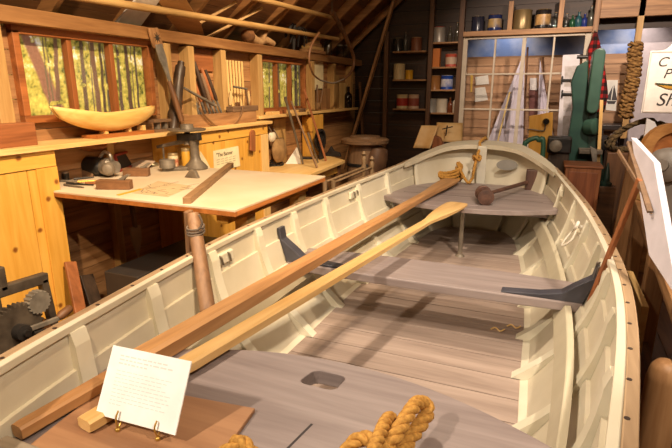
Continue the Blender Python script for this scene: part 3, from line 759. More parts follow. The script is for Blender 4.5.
MB().bar(V((wl_.x-.05, wl_.y, ZT2+.012)), V((p0.x, p0.y, ZT2+.012)), .11, .024).build('base_plate', IRON, sx_, .005)
MB().lathe([(.055,0),(.055,.055),(.048,.06)], (wl_.x, wl_.y, ZT2+.024), (0,0,1), 18).build('weight', STEEL, sx_, 0, 40)
f_ = atz(190, 178, ZT2); MB().prism([f_+V((-.05,0,0)), f_+V((.06,-.0,0)), f_+V((.04,0,.045)), f_+V((0,0,.055))], (.0,.03,0)).build('foot', IRON, sx_, .004)
# jars behind the scale
def jar(name, px, py, z, r, h, c, lid, label, cat='jar', group=None, band=None):
    p = atz(px, py, z); t = thing(name, label, cat, p, group)
    body = MB().lathe([(r*.95,0),(r,.006),(r,h*.86),(r*.92,h*.9)], p, (0,0,1), 16).build('body', c, t, 0, 40)
    MB().lathe([(r*.96,h*.88),(r*.96,h),(r*.9,h+.004)], p, (0,0,1), 16).build('lid', lid, t, 0, 40)
    if band: MB().lathe([(r*1.012,h*.22),(r*1.012,h*.70)], p, (0,0,1), 16).build('label_band', band, body, 0, 40)
    return t
TAN_LID = plain('tan_lid', '#a08a62', .4, .3)
jar('paint_jar', 174, 169.5, ZT2, .036, .115, plain('cream_jar', '#d8c59c', .4), TAN_LID, 'cream jar with red printing behind the iron scale', band=plain('red_print', '#e0c49c', .6, 0, '#a84426', 26.0))
jar('paint_jar', 187, 168.5, ZT2, .034, .145, plain('yellow_jar', '#d6a23a', .4), TAN_LID, 'taller yellow jar with grey lid behind the iron scale')
jar('glue_jar', 66, 180, ZT2, .022, .05, plain('black_jar', '#26221f', .3), IRON, 'tiny black jar at the left end of the drafting table')
# black power tool
p = atz(102, 176, ZT2); t = thing('belt_sander', 'black rounded power tool with metal nose on the drafting table', 'power tool', p)
MB().grid(lambda u, v: p+V((-.16+.20*u, 0, .065))+V((0, .065*math.cos(2*PI*v), .062*math.sin(2*PI*v)))*max(.05, min(1, 1.6*math.sin(PI*min(.98,max(.02,u)))**.5)), 14, 18).build('body', plain('black_cloth_bag', '#171618', .45), t, 0, 60)
MB().lathe([(.05,0),(.06,.03),(.06,.06),(.045,.075),(.04,.11)], p+V((.02,0,.065)), (1,.1,.0), 16).build('motor', STEEL, t, 0, 35)
MB().lathe([(.042,0),(.045,.02),(.03,.04),(.012,.045)], p+V((.10,-.03,.06)), (.6,-.8,.05), 16).build('nose', IRON, t, 0, 35)
m = MB().tube(spline([p+V((.0,0,.12)), p+V((.04,0,.16)), p+V((.09,0,.15)), p+V((.10,0,.11))], 5), .012, 8); m.build('handle', STEEL, t, 0, 50)
MB().bar(p+V((-.26,.02,.05)), p+V((-.14,.0,.06)), .03, .03).build('grip', plain('black_cloth_bag', '#171618', .45), t, .005)
# wooden planes
def plane(px, py, ang, L, label, h=.055):
    p = atz(px, py, ZT2); t = thing('wood_plane', label, 'hand plane', p); d = V((math.cos(ang), math.sin(ang), 0)); n_ = V((-d.y, d.x, 0))
    MB().bar(p-d*L/2+V((0,0,h/2)), p+d*L/2+V((0,0,h/2)), .055, h).build('body', wood('plane_wood', '#8e6544', '#664328', 'x'), t, .005)
    MB().prism([p+d*.02+n_*-.012+V((0,0,h)), p+d*.06+n_*-.012+V((0,0,h)), p+d*.10+n_*-.012+V((0,0,h+.03)), p+d*.08+n_*-.012+V((0,0,h+.034))], n_*.024).build('wedge', STEEL, t, .002)
    return t
plane(115, 189, .35, .20, 'short brown wooden plane nearest the front edge of the drafting table')
plane(137, 176, .42, .17, 'smaller reddish-brown wooden plane right of the black power tool')
# slate in red frame
a, b = atz(120, 172, ZT2), atz(147, 162, ZT2); t = thing('framed_slate', 'dark slate in a red frame standing behind the planes', 'slate', (a+b)/2)
d = (b-a).normalized(); n_ = V((-d.y, d.x, 0)); hh = .11; up = V((0,0,.97))+n_*.22
MB().prism([a+V((0,0,.002)), b+V((0,0,.002)), b+up*hh+V((0,0,.002)), a+up*hh+V((0,0,.002))], n_*.012).build('panel', plain('slate_black', '#2b2624', .6), t)
m = MB()
for s0, s1 in ((a, b), (a+up*hh, b+up*hh), (a, a+up*hh), (b, b+up*hh)): m.bar(s0+V((0,0,.01)), s1+V((0,0,.01)), .016, .018, n_)
m.build('frame', plain('red_frame_paint', '#8c2c20', .5), t, .002)
# loose tools at the left end of the table
random.seed(21)
names = ['shiny steel rod', 'longest black rod', 'thin brass rod', 'dull grey rod', 'reddish wooden rod', 'shortest black rod']
for k, (px, py, L, ang) in enumerate(((72,181,.16,.3),(80,184,.20,.1),(90,181,.14,.7),(74,186,.18,-.1),(98,183,.15,.5),(84,178,.12,1.0))):
    p = atz(px, py, ZT2+.008); d = V((math.cos(ang), math.sin(ang), 0))*L/2
    tag(MB().tube([p-d, p, p+d], [.008,.006,.004], 8).build('hand_tool', [STEEL, DIRON, GOLD, IRON, REDW('x'), DIRON][k], None, 0, 40), names[k]+' among the loose tools at the left end of the drafting table', 'tool', 'loose tools on the drafting table')
p = atz(93, 176, ZT2); tag(MB().bar(p+V((-.08,-.02,.022)), p+V((.02,.0,.022)), .05, .044).build('wood_block', OLDW('x'), None, .004), 'brown wooden block left of the black power tool', 'block')
for k, (px, py) in enumerate(((152,166),)):
    p = atz(px, py, ZT2); tag(MB().lathe([(.05,0),(.055,.012),(.05,.022),(.03,.024)], p, (0,0,1), 18).build('round_tin', plain('dull_tin', '#a59a80', .35, .7), None, 0, 40), 'flat round tin lying left of the iron scale', 'tin')
p = atz(137, 168, ZT2); tag(MB().prism([p+V((-.09,-.03,.003)), p+V((.10,.0,.003)), p+V((.12,.06,.045)), p+V((.0,.05,.05))], (0,.01,.006)).build('cloth_scrap', plain('pale_rag', '#b7a28c', .9), None, .004), 'crumpled pale rag in front of the dark slate', 'rag')
# notices against the second cabinet
def notice(pts, x, label, header=None, mt=None):
    P_ = [atx(px, py, x) for px, py in pts]
    t = thing('paper_notice', label, 'notice', P_[0])
    MB().prism(P_, (.003,0,0)).build('sheet', mt or plain('cream_notice', '#efe0b6', .8), t)
    if header:
        yd = (P_[2]-P_[1]).normalized() if False else V((0,0,1)); xd = (P_[1]-P_[0]).normalized()
        o3 = P_[3]+V((.0045,0,0))+(P_[2]-P_[3])*.10-V((0,0,.058))
        text_mesh('printed_heading', header, .048, o3, (P_[2]-P_[3]), (0,0,1), plain('brown_ink', '#5f4a34', .7), t)
        m = MB()
        for k in range(3):
            for j in range(5):
                a = P_[3]+(P_[2]-P_[3])*(.10+.16*j)+V((.0042,0,-.085-.02*k)); w = (P_[2]-P_[3])*.12; m.f.append([len(m.v)+i for i in range(4)]); m.v += [a, a+w, a+w+V((0,0,.005)), a+V((0,0,.005))]
        m.build('printed_lines', plain('pale_brown_ink', '#b8a482', .7), t)
    return t
notice(((214,172),(240,166),(238,146),(213,151)), XF+.002, 'cream notice with a printed heading propped on the pine cabinet front', '"The Banner')
notice(((199,168),(212,172),(206,160),(200,151)), XF+.0005, 'cream paper scrap leaning behind the iron scale')
a, b = atx(253, 172, XF+.03), atx(252, 131, XF+.018)
m = MB().bar(V((XF+.035, a.y, ZT2+.0)), V((XF+.022, b.y, b.z-.03)), .085, .018, (1,0,0)); m.lathe([(.042,0),(.042,.018)], (XF+.013, b.y, b.z-.03), (1,0,0), 18)
tag(m.build('wooden_paddle', REDW('z'), None, .003), 'reddish round-topped wooden slat standing against the pine cabinet stile', 'slat')
# things in the dark recess under the table -------------------------------------
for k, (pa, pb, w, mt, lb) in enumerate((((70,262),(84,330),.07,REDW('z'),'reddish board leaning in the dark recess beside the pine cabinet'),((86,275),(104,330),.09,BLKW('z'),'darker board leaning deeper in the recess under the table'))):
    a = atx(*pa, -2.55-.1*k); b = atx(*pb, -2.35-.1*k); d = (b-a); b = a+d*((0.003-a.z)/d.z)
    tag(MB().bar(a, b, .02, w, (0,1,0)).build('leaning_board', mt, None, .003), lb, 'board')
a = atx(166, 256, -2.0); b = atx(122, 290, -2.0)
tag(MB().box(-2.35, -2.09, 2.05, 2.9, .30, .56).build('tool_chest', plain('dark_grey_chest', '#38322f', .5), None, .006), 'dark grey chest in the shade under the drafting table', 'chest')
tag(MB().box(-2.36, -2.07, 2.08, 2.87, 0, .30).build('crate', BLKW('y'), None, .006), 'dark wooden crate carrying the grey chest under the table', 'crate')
p = atx(136, 240, -2.6); t = thing('adze', 'pale-bladed tool hanging in the dark recess under the table', 'tool', (p.x, p.y, p.z-.1))
m = MB().prism([p+V((0,-.05,.10)), p+V((0,.05,.10)), p+V((0,.045,0)), p+V((0,.0,-.13)), p+V((0,-.045,0))], (.012,0,0)); m.build('blade', plain('pale_wood_blade', '#b29b7c', .5), t, .003)
MB().tube([p+V((.006,0,.09)), p+V((-.04,.03,.28)), p+V((-.08,.05,.40))], .016, 8).build('handle', OLDW('z'), t, 0, 40)
# gear machine left of the boat ---------------------------------------------------
gx = -2.08; g0 = atx(20, 322, gx); gt = thing('gear_machine', 'rusty cast-iron geared hand winch before the left pine cabinet', 'machine', (gx, g0.y, 0))
def gear(c, r, th, teeth, ax=(1,0,0)):
    m = MB(); u = V((0,1,0)); w = V((0,0,1)); pts = []
    for k in range(teeth):
        for f, rr in ((0,.9),(.25,1.0),(.5,1.0),(.75,.9)):
            a = 2*PI*(k+f)/teeth; pts.append(c+u*math.cos(a)*r*rr+w*math.sin(a)*r*rr)
    m.prism(pts, V(ax)*th); return m
c = atx(14, 330, gx)
GI = plain('rusty_dark_iron', '#62574b', .55, .3, '#3f362e')
gear(c, .125, .03, 36).build('gear_wheel', GI, gt, .001)
MB().lathe([(.035,0),(.035,.05),(.015,.055),(.015,.07)], c+V((.02,0,0)), (1,0,0), 14).build('hub', DIRON, gt, 0, 40)
c2_ = atx(34, 301, gx); gear(c2_, .055, .04, 18).build('gear_wheel', STEEL, gt, .001)
MB().bar(c+V((.05,0,0)), atx(62, 317, gx+.05), .016, .022, (0,0,1)).build('crank_arm', STEEL, gt, .003)
MB().lathe([(.012,0),(.022,.02),(.020,.07),(.012,.08)], atx(58, 318, gx+.05), V((0,.95,.3)), 12).build('crank_grip', DKBR('y'), gt, 0, 40)
m = MB(); fr0 = atx(0, 305, gx+.0); fr1 = atx(40, 290, gx)
m.bar(V((gx-.03, fr0.y-.15, c.z+.19)), V((gx-.03, fr1.y+.06, c.z+.17)), .04, .05); m.bar(V((gx-.03, fr1.y+.04, c.z+.17)), V((gx-.03, fr1.y+.06, c.z-.10)), .04, .035); m.bar(V((gx-.03, c.y-.05, c.z+.20)), V((gx-.03, c.y-.05, c.z-.2)), .05, .05)
m.bar(V((gx-.03, c.y+.0, c.z+.18)), V((gx-.03, c.y+.0, c.z+.29)), .035, .04)
m.build('frame', GI, gt, .006)
MB().tube(spline([c+V((.05,.05,-.03)), c+V((.05,.12,-.05)), c+V((.05,.18,-.11)), c+V((.05,.22,-.12))], 5), .010, 8).build('curved_rod', DIRON, gt, 0, 50)
m = MB()
for dy in (-.14, .12): m.box(gx-.09, gx-.02, c.y+dy-.035, c.y+dy+.035, 0, c.z-.02)
m.box(gx-.10, gx-.01, c.y-.20, c.y+.18, c.z-.10, c.z-.03); m.build('timber_stand', DKBR('z'), gt, .005)
a = atx(4, 346, -1.72); tag(MB().bar((-1.75, a.y-.07, 0), (-1.75, a.y-.06, a.z+.20), .06, .06).build('timber_post', REDW('z'), None, .006), 'reddish post standing at the far left beside the iron winch', 'post')
# ================================================================== ON THE LEDGE
# dark box left
tag(MB().box(XW+.02, XW+.20, 1.55, 1.98, ZL, ZL+.125).build('wooden_box', REDW('y'), None, .005), 'plain reddish wooden box on the ledge left of the model hull', 'box')
# model hull on its stand
ym0, ym1 = atx(52, 118, -2.70).y, atx(154, 112, -2.70).y; xm = -2.69; zm = ZL+.035
hl_ = thing('model_hull', 'pale carved half-finished model boat hull on a small stand', 'model boat', (xm, (ym0+ym1)/2, ZL))
Lm = ym1-ym0
def hull(u, v):
    b = .085*math.sin(PI*min(1,max(0,.06+.92*u)))**.55*(1 if u < .9 else 1-.15*(u-.9)/.1); dpt = .115*(math.sin(PI*min(1,.10+.85*u))**.45)
    if u < .12: b *= .25+.75*(u/.12)
    a = PI*v; sh = .036*(2*u-1)**2+(.02 if u < .5 else 0)*(1-2*u)
    rk = (-.045*(1-u)**6)*(1-abs(math.sin(a)))
    return V((xm+b*math.cos(a), ym0+.04+(Lm-.06)*u+rk, zm+.118+sh-dpt*math.sin(a)**.7))
MODELW = wood('model_pine', '#eec97e', '#d8a452', 'y', vary=.04, rough=.4)
MB().grid(hull, 30, 16).build('hull', MODELW, hl_, 0, 40, .010)
tr0 = [hull(1.0, k/12) for k in range(13)]; MB().prism(tr0, (0,.008,0)).build('transom', MODELW, hl_)
MB().box(xm-.07, xm+.07, ym0+.24, ym1-.10, ZL, ZL+.022).build('stand', wood('orange_edge_wood', '#c0783a', '#91521f', 'y'), hl_, .003)
for f in (.42, .66, .82):
    yy = ym0+Lm*f; MB().box(xm-.03, xm+.03, yy-.012, yy+.012, ZL+.022, zm+.022).build('stand_support', MODELW, hl_, .002)
# carved star slick leaning on the wall
xs_ = -2.66; a = atx(153, 30, xs_-.06); b = atx(182, 122, xs_+.05)
t = thing('timber_slick', 'long-handled steel slick with a star-carved top block, leaning by the first window', 'tool', b)
d = b-a
MB().bar(a-d*.02, a+d*.18, .10, .018, (1,0,0)).build('star_block', BROWN('z'), t, .003)
sc_ = a+d*.08+V((.016,0,0)); m = MB(); pts = []
for k in range(16):
    aa = 2*PI*k/16; rr = .040 if k % 2 == 0 else .011; pts.append(sc_+V((.0, rr*math.cos(aa), rr*math.sin(aa))))
m.prism(pts, (.002,0,0)).build('star_inlay', plain('dark_star', '#3a352f', .6), t)
dn = d.normalized(); sd = V((0,1,0)); sd = (sd-dn*sd.dot(dn)).normalized(); nn = dn.cross(sd)
m = MB(); st_ = [(.15,.075),(.30,.08),(.38,.055),(.46,.035),(.56,.028)]
q0 = [a+d*f-sd*w/2 for f, w in st_]+[a+d*f+sd*w/2 for f, w in reversed(st_)]; m.prism(q0, nn*.012).build('blade', STEEL, t, .002)
MB().tube([a+d*.54, a+d*.62, a+d*.8, a+d*.99], [.018,.022,.024,.020], 12).build('handle', DKBR('z'), t, 0, 40)
# small vise-like stand beside it
p = atx(160, 122, -2.68); t = thing('stand_block', 'small grey wooden jig on the ledge beside the slick', 'jig', (p.x, p.y, ZL))
MB().box(p.x-.05, p.x+.05, p.y-.11, p.y+.10, ZL, ZL+.018).build('base', OLDW('y'), t, .002); MB().box(p.x-.04, p.x+.04, p.y-.10, p.y+.08, ZL+.07, ZL+.09).build('top_board', OLDW('y'), t, .002)
MB().box(p.x-.02, p.x+.02, p.y-.05, p.y-.02, ZL+.018, ZL+.07).build('upright', IRON, t, .002); MB().box(p.x-.02, p.x+.02, p.y+.03, p.y+.06, ZL+.018, ZL+.07).build('upright', IRON, t, .002)
# fid
a = atx(181, 62, -2.76); b = atx(172, 118, -2.70); b.z = ZL
d = a-b; tag(MB().tube([b, b+d*.18, b+d*.2, b+d*.25, b+d*.27, b+d*.78, b+d*.8, b+d*.93, b+d*.94, b+d], [.038,.048,.054,.054,.048,.038,.042,.04,.028,.026], 14).build('wooden_fid', plain('dark_turned_wood', '#54402f', .4, 0, '#33261c', 8.0), None, 0, 35), 'thick dark turned wooden fid standing on the ledge beside the slick', 'tool')
# long timber box with tools
ybx0, ybx1 = atx(183, 118, -2.66).y, atx(255, 112, -2.66).y
bx = thing('tool_tray', 'long reddish timber tray on the ledge under the tool cubbies', 'box', (-2.72, (ybx0+ybx1)/2, ZL))
m = MB(); m.box(-2.66, -2.645, ybx0, ybx1, ZL, ZL+.105); m.build('front', BROWN('y'), bx, .003)
m = MB(); m.box(-2.80, -2.66, ybx0, ybx0+.015, ZL, ZL+.105); m.box(-2.80, -2.66, ybx1-.015, ybx1, ZL, ZL+.105); m.box(-2.80, -2.66, ybx0+.015, ybx1-.015, ZL, ZL+.012); m.box(-2.815, -2.80, ybx0, ybx1, ZL, ZL+.105); m.build('body', BROWN('y'), bx, .003)
a, b = atx(184, 88, -2.70), atx(216, 106, -2.655); b.z = max(b.z, ZL+.105+.012)
tag(MB().tube([a, b], [.010,.014], 10).build('iron_bar', IRON, None, 0, 40), 'grey iron bar slanting down onto the timber tray', 'bar')
p = aty(0,0,1); ya = atx(232, 106, -2.655).y; yb2 = atx(257, 104, -2.655).y
t = thing('jack_plane', 'long brown wooden plane lying on the right end of the timber tray', 'hand plane', (-2.69, (ya+yb2)/2, ZL+.105))
MB().box(-2.72, -2.64, ya, yb2, ZL+.105, ZL+.155).build('body', OLDW('y'), t, .005); MB().box(-2.69, -2.67, ya+.1, ya+.16, ZL+.155, ZL+.19).build('wedge', DKBR('z'), t, .004)
a = [atx(*p, -2.625) for p in ((199,108),(206,117),(216,126),(226,129),(235,124),(241,115),(243,106))]
tag(MB().tube(spline(a, 6), .009, 8, sx=.5).build('leather_strap', plain('brown_leather', '#7a5632', .6), None, 0, 60), 'brown leather strap hanging in a loop from the timber tray', 'strap')
# cubby contents: chisels left, dowels right
random.seed(9)
chl = ['leftmost', 'second from the left', 'third from the left', 'middle one', 'third from the right', 'second from the right', 'rightmost']
for k in range(7):
    f = k/6; ptop = atx(184+11*f+random.uniform(-1,2)+ (9 if k > 3 else 3), 66+random.uniform(-6,16), -2.80); pbot = atx(200+24*f, 104, -2.73); pbot.z = ZL+.013
    d = ptop-pbot; t = thing('long_chisel', '%s of the seven long chisels standing in the first tool cubby' % chl[k], 'chisel', pbot, 'chisels in the first tool cubby')
    MB().tube([pbot, pbot+d*.45], .010, 8).build('blade', STEEL, t, 0, 40)
    MB().tube([pbot+d*.43, pbot+d*.5, pbot+d*.85, pbot+d], [.012,.018,.019,.014], 10).build('handle', [BLKW('z'), OLDW('z'), REDW('z')][k % 3], t, 0, 40)
tag(MB().box(XW, XW+.02, 3.58, 3.92, 1.76, 1.94).build('red_board', REDW('y'), None, .003), 'reddish board at the top of the first tool cubby', 'board')
dw = ['leftmost of the six', 'second from the left of the six', 'third from the left of the six', 'third from the right of the six', 'second from the right of the six', 'rightmost of the six']
for k in range(6):
    y = 4.13+.05*k; tag(MB().tube([(XW+.03, y, ZL), (XW+.02, y, 1.87)], .013, 8).build('dowel', PINE2('z'), None, 0, 40), '%s pale dowels standing in the second tool cubby' % dw[k], 'dowel', 'dowels in the second cubby')
p = atx(240, 90, -2.74); t = thing('hammer', 'small hammer hanging across the second tool cubby', 'hammer', p)
MB().tube([p+V((0,-.10,.03)), p+V((0,.12,.01))], .010, 8).build('head', IRON, t, 0, 40); MB().tube([p+V((0,.10,.01)), p+V((0,.15,-.20))], .009, 8).build('handle', OLDW('z'), t, 0, 40)
for k, (px, lb) in enumerate(((230,'left of the hammer'),(248,'right of the hammer'))):
    p = atx(px, 103, -2.76); p.z = ZL+.105; h0 = V((p.x, p.y, ZL+.012)); t = thing('paint_brush', 'pale-bristled brush standing in the second cubby %s' % lb, 'brush', h0)
    MB().tube([h0, h0+V((0,.0,.16))], .010, 8).build('handle', OLDW('z'), t, 0, 40); MB().tube([h0+V((0,0,.15)), h0+V((0,.01,.20)), h0+V((0,.02,.28))], [.012,.022,.008], 8).build('bristles', plain('pale_bristle', '#d0b07a', .9), t, 0, 40)
# boards behind first cubby (left, between stud and window)
tag(MB().box(XW+.002, XW+.02, 3.29, 3.47, 1.50, 1.66).build('wall_plaque', REDW('y'), None, .004), 'short dark red board fixed behind the turned fid', 'board')
# half-hull under the ledge
p0_, p1_ = atx(85, 142, -2.78), atx(122, 140, -2.78); L_ = p1_.y-p0_.y
m = MB().grid(lambda u, v: V((XW+.002+.06*math.sin(PI*v)*math.sin(PI*(.08+.84*u))**.6, p0_.y+L_*u, ZL-.035-.075*v*math.sin(PI*(.08+.84*u))**.5)), 16, 10)
m.prism([(XW+.002,p0_.y,ZL-.035),(XW+.05,p0_.y+L_*.3,ZL-.035),(XW+.05,p0_.y+L_*.7,ZL-.035),(XW+.002,p1_.y,ZL-.035)], (0,0,.006))
tag(m.build('half_hull', REDW('y'), None, 0, 40), 'reddish half-hull model fixed on the wall under the ledge', 'half hull')
# ================================================================== RIGHT OF THE SECOND CABINET
tag(MB().box(XW, XW+.17, 4.43, 7.3, 1.315, 1.345).build('wall_shelf', PINE2('y'), None, .003), 'narrow pale shelf under the smaller left window', 'shelf')
for k, (y, L, mt) in enumerate(((4.78,.16,'l'),(4.98,.12,'r'),(5.2,.2,'l'),(5.45,.14,'o'),(5.66,.1,'l'))):
    tag(MB().box(XW+.03, XW+.12, y, y+L, 1.345, 1.345+.03+.012*(k%2)).build('wood_offcut', PINE2('y') if mt == 'l' else REDW('y') if mt == 'r' else OLDW('y'), None, .003), ['pale offcut at the left end of the shelf under the smaller window','small reddish offcut second along the shelf under the smaller window','longest pale offcut mid-shelf under the smaller window','brown offcut fourth along the shelf under the smaller window','tiny pale offcut at the right end of the shelf under the smaller window'][k], 'offcut', 'offcuts on the narrow shelf')
# boards and boxes in the far cubbies
for k, (y0, y1, z0, z1, mt, lb) in enumerate(((5.93,6.28,1.60,1.97,plain('cream_notice','#c8b48a',.8),'pale sheet pinned in the far left cubby'),(6.10,6.50,1.345,1.62,BROWN('z'),'brown box board standing in the far cubby beside the brushes'),(6.60,6.83,1.345,1.80,STUD('z'),'tall pale board in the last cubby'),(6.86,7.18,1.345,1.70,PINE2('z'),'wide pale board in the last cubby before the bottle'))):
    tag(MB().box(XW+.004, XW+.05, y0, y1, z0, z1).build('pale_board', mt, None, .003), lb, 'board')
p = V((XW+.10, 5.98, 1.345)); t = thing('brush_jar', 'jar of long brushes on the shelf by the far cubbies', 'jar', p)
MB().lathe([(.04,0),(.045,.01),(.045,.10)], p, (0,0,1), 14).build('jar', plain('brown_stoneware', '#8a6a48', .4), t, 0, 40)
for dx, dy in ((0,0),(.02,.02),(-.015,.025)): MB().tube([p+V((dx,dy,.03)), p+V((dx*3,dy*3,.32))], [.005,.008], 6).build('brush_handle', OLDW('z'), t, 0, 40)
def bottle(name, p, r, h, mat, label, group=None, cap=None, cat='bottle'):
    t = thing(name, label, cat, p, group)
    MB().lathe([(r*.9,0),(r,.008),(r,h*.56),(r*.8,h*.66),(r*.36,h*.75),(r*.34,h*.94),(r*.42,h*.95),(r*.42,h)], p, (0,0,1), 14).build('body', mat, t, 0, 40)
    MB().lathe([(r*.3,h*.99),(r*.32,h*1.04)], p, (0,0,1), 10).build('stopper', cap or plain('cork', '#8a6a44', .8), t, 0, 40)
    return t
bottle('dark_bottle', V((XW+.09, 7.08, 1.345)), .06, .30, plain('dark_brown_glass', '#1e1410', .1), 'dark brown glass bottle at the end of the narrow shelf')
# tools leaning from the far bench
ZBN = .77
fb = thing('work_bench', 'smaller far workbench with pale worn top beyond the drafting table', 'workbench', (-2.3, 4.75, 0))
MB().prism([(-2.82,4.46,ZBN-.04),(-2.19,4.40,ZBN-.04),(-2.26,5.70,ZBN-.04),(-2.62,6.02,ZBN-.04),(-2.82,6.05,ZBN-.04)], (0,0,.04)).build('benchtop', PINE2('y'), fb, .004)
for xx, yy in ((-2.28,4.52),(-2.32,5.60),(-2.76,4.52),(-2.76,5.62)): MB().box(xx-.035, xx+.035, yy-.035, yy+.035, 0, ZBN-.04).build('leg', DKBR('z'), fb, .004)
MB().box(-2.34, -2.30, 4.56, 5.56, ZBN-.14, ZBN-.04).build('apron', PINE('y'), fb, .003)
def pole(name, pa, pb, ra, rb, mat, label, cat, extra=None, xa=-2.74, xb=-2.20):
    a = atx(*pa, xa); b = atz(*pb, ZBN) if xb is None else atx(*pb, xb); b.z = ZBN+.004
    o = tag(MB().tube([a, a.lerp(b,.5), b], [ra, (ra+rb)/2, rb], 8).build(name, mat, None, 0, 40), label, cat); return a, b
pole('long_auger', (285,97), (303,164), .016, .012, IRON, 'left one of two crossing dark rods on the far bench', 'tool', xa=-2.66, xb=None)
pole('long_auger', (291,101), (317,168), .012, .012, OLDW('z'), 'right one of two crossing dark rods on the far bench', 'tool', xa=-2.66, xb=None)
pole('long_pole', (304,89), (326,161), .014, .014, REDW('z'), 'slim reddish pole leaning from the far bench to the second window', 'pole', xa=-2.70, xb=None)
pole('short_rod', (308,133), (318,163), .012, .010, IRON, 'short dark rod leaning in front of the yellow box on the far bench', 'rod', xa=-2.5, xb=None)
p = atz(305, 159, ZBN); tag(MB().bar(p+V((-.10,-.03,.014)), p+V((.10,.04,.014)), .07, .028).build('iron_vise', DIRON, None, .005), 'dark iron block at the foot of the leaning rods', 'vise')
p = atz(330, 157, ZBN); tag(MB().prism([p+V((-.14,.06,0)), p+V((.12,.06,0)), p+V((.10,.06,.05)), p+V((.02,.06,.07)), p+V((-.02,.06,.13)), p+V((-.06,.06,.06))], (0,.05,0)).build('iron_anvil', DIRON, None, .005), 'small dark anvil on the right end of the far bench', 'anvil')
yb0 = 5.0
tag(MB().box(-2.82, -2.68, 5.66, 6.0, ZBN, 1.30).build('yellow_box', PINE('z'), None, .005), 'tall orange pine box at the back of the far bench', 'box')
c = atx(319, 140, -2.60); t = thing('iron_pulley', 'dark iron pulley wheel before the orange pine box', 'pulley', (c.x, c.y, ZBN))
zc = max(c.z, ZBN+.14); cc = V((-2.60, c.y, zc))
MB().lathe([(.14,0),(.14,.035),(.11,.035),(.11,.01),(.05,.01),(.05,.05),(.02,.06)], cc, (1,0,0), 22).build('wheel', DIRON, t, 0, 35)
MB().box(-2.59, -2.55, cc.y-.04, cc.y+.04, ZBN, zc).build('bracket', DIRON, t, .004)
# hanging bags
for k, (px, py, w, h, mt, lb) in enumerate(((272,137,.07,.10,plain('white_rag','#e6dcc6',.9),'white cloth bundle hanging under the smaller window'),(279,150,.14,.26,plain('tan_canvas','#a9875a',.9,0,'#7f6340',12.0,.2),'tan canvas bag hanging under the smaller window'))):
    p = atx(px, py, XW+.10)
    m = MB().grid(lambda u, v: p+V((w*.55*math.sin(2*PI*v)*math.sin(PI*min(.97,.12+.8*u))**.6*.8, w*math.cos(2*PI*v)*(math.sin(PI*min(.97,.12+.80*u))**.6)*(1+.12*math.sin(9*v*PI)*u), h*(.5-u))), 14, 28)
    t = thing('canvas_bag' if k else 'cloth_bundle', lb, 'bag' if k else 'cloth', p)
    m.build('bag', mt, t, 0, 60); MB().tube([p+V((-.0,0,h*.48)), p+V((-.06,0,h*.5+.10)), p+V((-.10,0,h*.5+.12))], .006, 6).build('cord', plain('grey_cord', '#6d5f52', .9), t, 0, 40)
tag(MB().box(XW+.002, XW+.03, 4.98, 5.24, .775, 1.28).build('pale_board', STUD('z'), None, .003), 'pale upright board on the wall behind the canvas bag', 'board')
p = atz(297, 165, ZBN); tag(MB().prism([p+V((-.16,.02,.002)), p+V((.0,.10,.002)), p+V((-.03,.12,.14)), p+V((-.06,.12,.19)), p+V((-.14,.08,.06))], (.003,-.003,0)).build('folded_paper', PAPER, None), 'folded white paper standing on the far bench', 'paper')
p = atz(272, 165, ZBN); t = thing('wire_coil', 'coil of black cable on the near end of the far bench', 'cable', p)
m = MB()
for k in range(4): m.tube([p+V(((.14-.01*k)*math.cos(a), (.10-.005*k)*math.sin(a), .012+.016*k+.008*math.sin(2*a+k))) for a in [2*PI*i/24 for i in range(24)]], .008, 6, True)
p.y = max(p.y, 4.6); m.build('cable', plain('black_rubber', '#201d1c', .5), t, 0, 60)
# stool
sp = V((-1.80, 3.75, 0)); t = thing('wooden_stool', 'four-legged brown wooden stool half hidden by the drafting table', 'stool', sp)
MB().lathe([(.13,0),(.15,.008),(.15,.03),(.14,.036)], sp+V((0,0,.66)), (0,0,1), 22).build('seat', BROWN('x'), t, 0, 40)
for sx2 in (-1,1):
    for sy in (-1,1): MB().tube([sp+V((sx2*.16,sy*.16,0)), sp+V((sx2*.08,sy*.08,.665))], [.016,.02], 9).build('leg', BROWN('z'), t, 0, 40)
for zz in (.22,.40):
    f = .16-.08*zz/.66
    MB().tube([sp+V((-f,-f,zz)), sp+V((f,-f,zz))], .010, 8).build('rung', BROWN('x'), t, 0, 40); MB().tube([sp+V((f,-f,zz+.05)), sp+V((f,f,zz+.05))], .010, 8).build('rung', BROWN('y'), t, 0, 40)
# chair with turned posts
ch = thing('turned_armchair', 'old pale wooden armchair with turned finials beyond the boat side', 'chair', (-1.80, 4.95, 0)); CHW = wood('dull_chair_wood', '#8f7658', '#664f37', 'z')
tp = [atx(364, 151, -1.78), atx(372, 156, -1.70)]
for p in tp:
    x_, y_ = p.x, p.y
    MB().lathe([(.018,0),(.022,.3),(.022,p.z-.20),(.030,p.z-.17),(.018,p.z-.13),(.030,p.z-.09),(.016,p.z-.055),(.026,p.z-.03),(.008,p.z)], (x_, y_, 0), (0,0,1), 12).build('back_post', CHW, ch, 0, 40)
ys_ = atx(324, 184, -1.80).y; y2 = tp[0].y
for xx, p in ((-1.80, tp[0]), (-1.72, tp[1])):
    MB().tube([(xx, ys_-.0, .80), (p.x, p.y, .80)], .012, 9).build('arm_rail', CHW, ch, 0, 40)
for xx in (-1.80, -1.72):
    MB().tube([(xx, ys_+.02, 0), (xx, ys_+.02, .82)], [.016,.022], 9).build('front_post', CHW, ch, 0, 40)
MB().tube([(-1.80, ys_+.02, .70), tp[0].xy.to_3d()+V((0,0,.70))], .013, 8).build('rung', CHW, ch, 0, 40)
MB().box(-1.83, -1.70, ys_+.02, y2, .42, .45).build('seat', CHW, ch, .004)
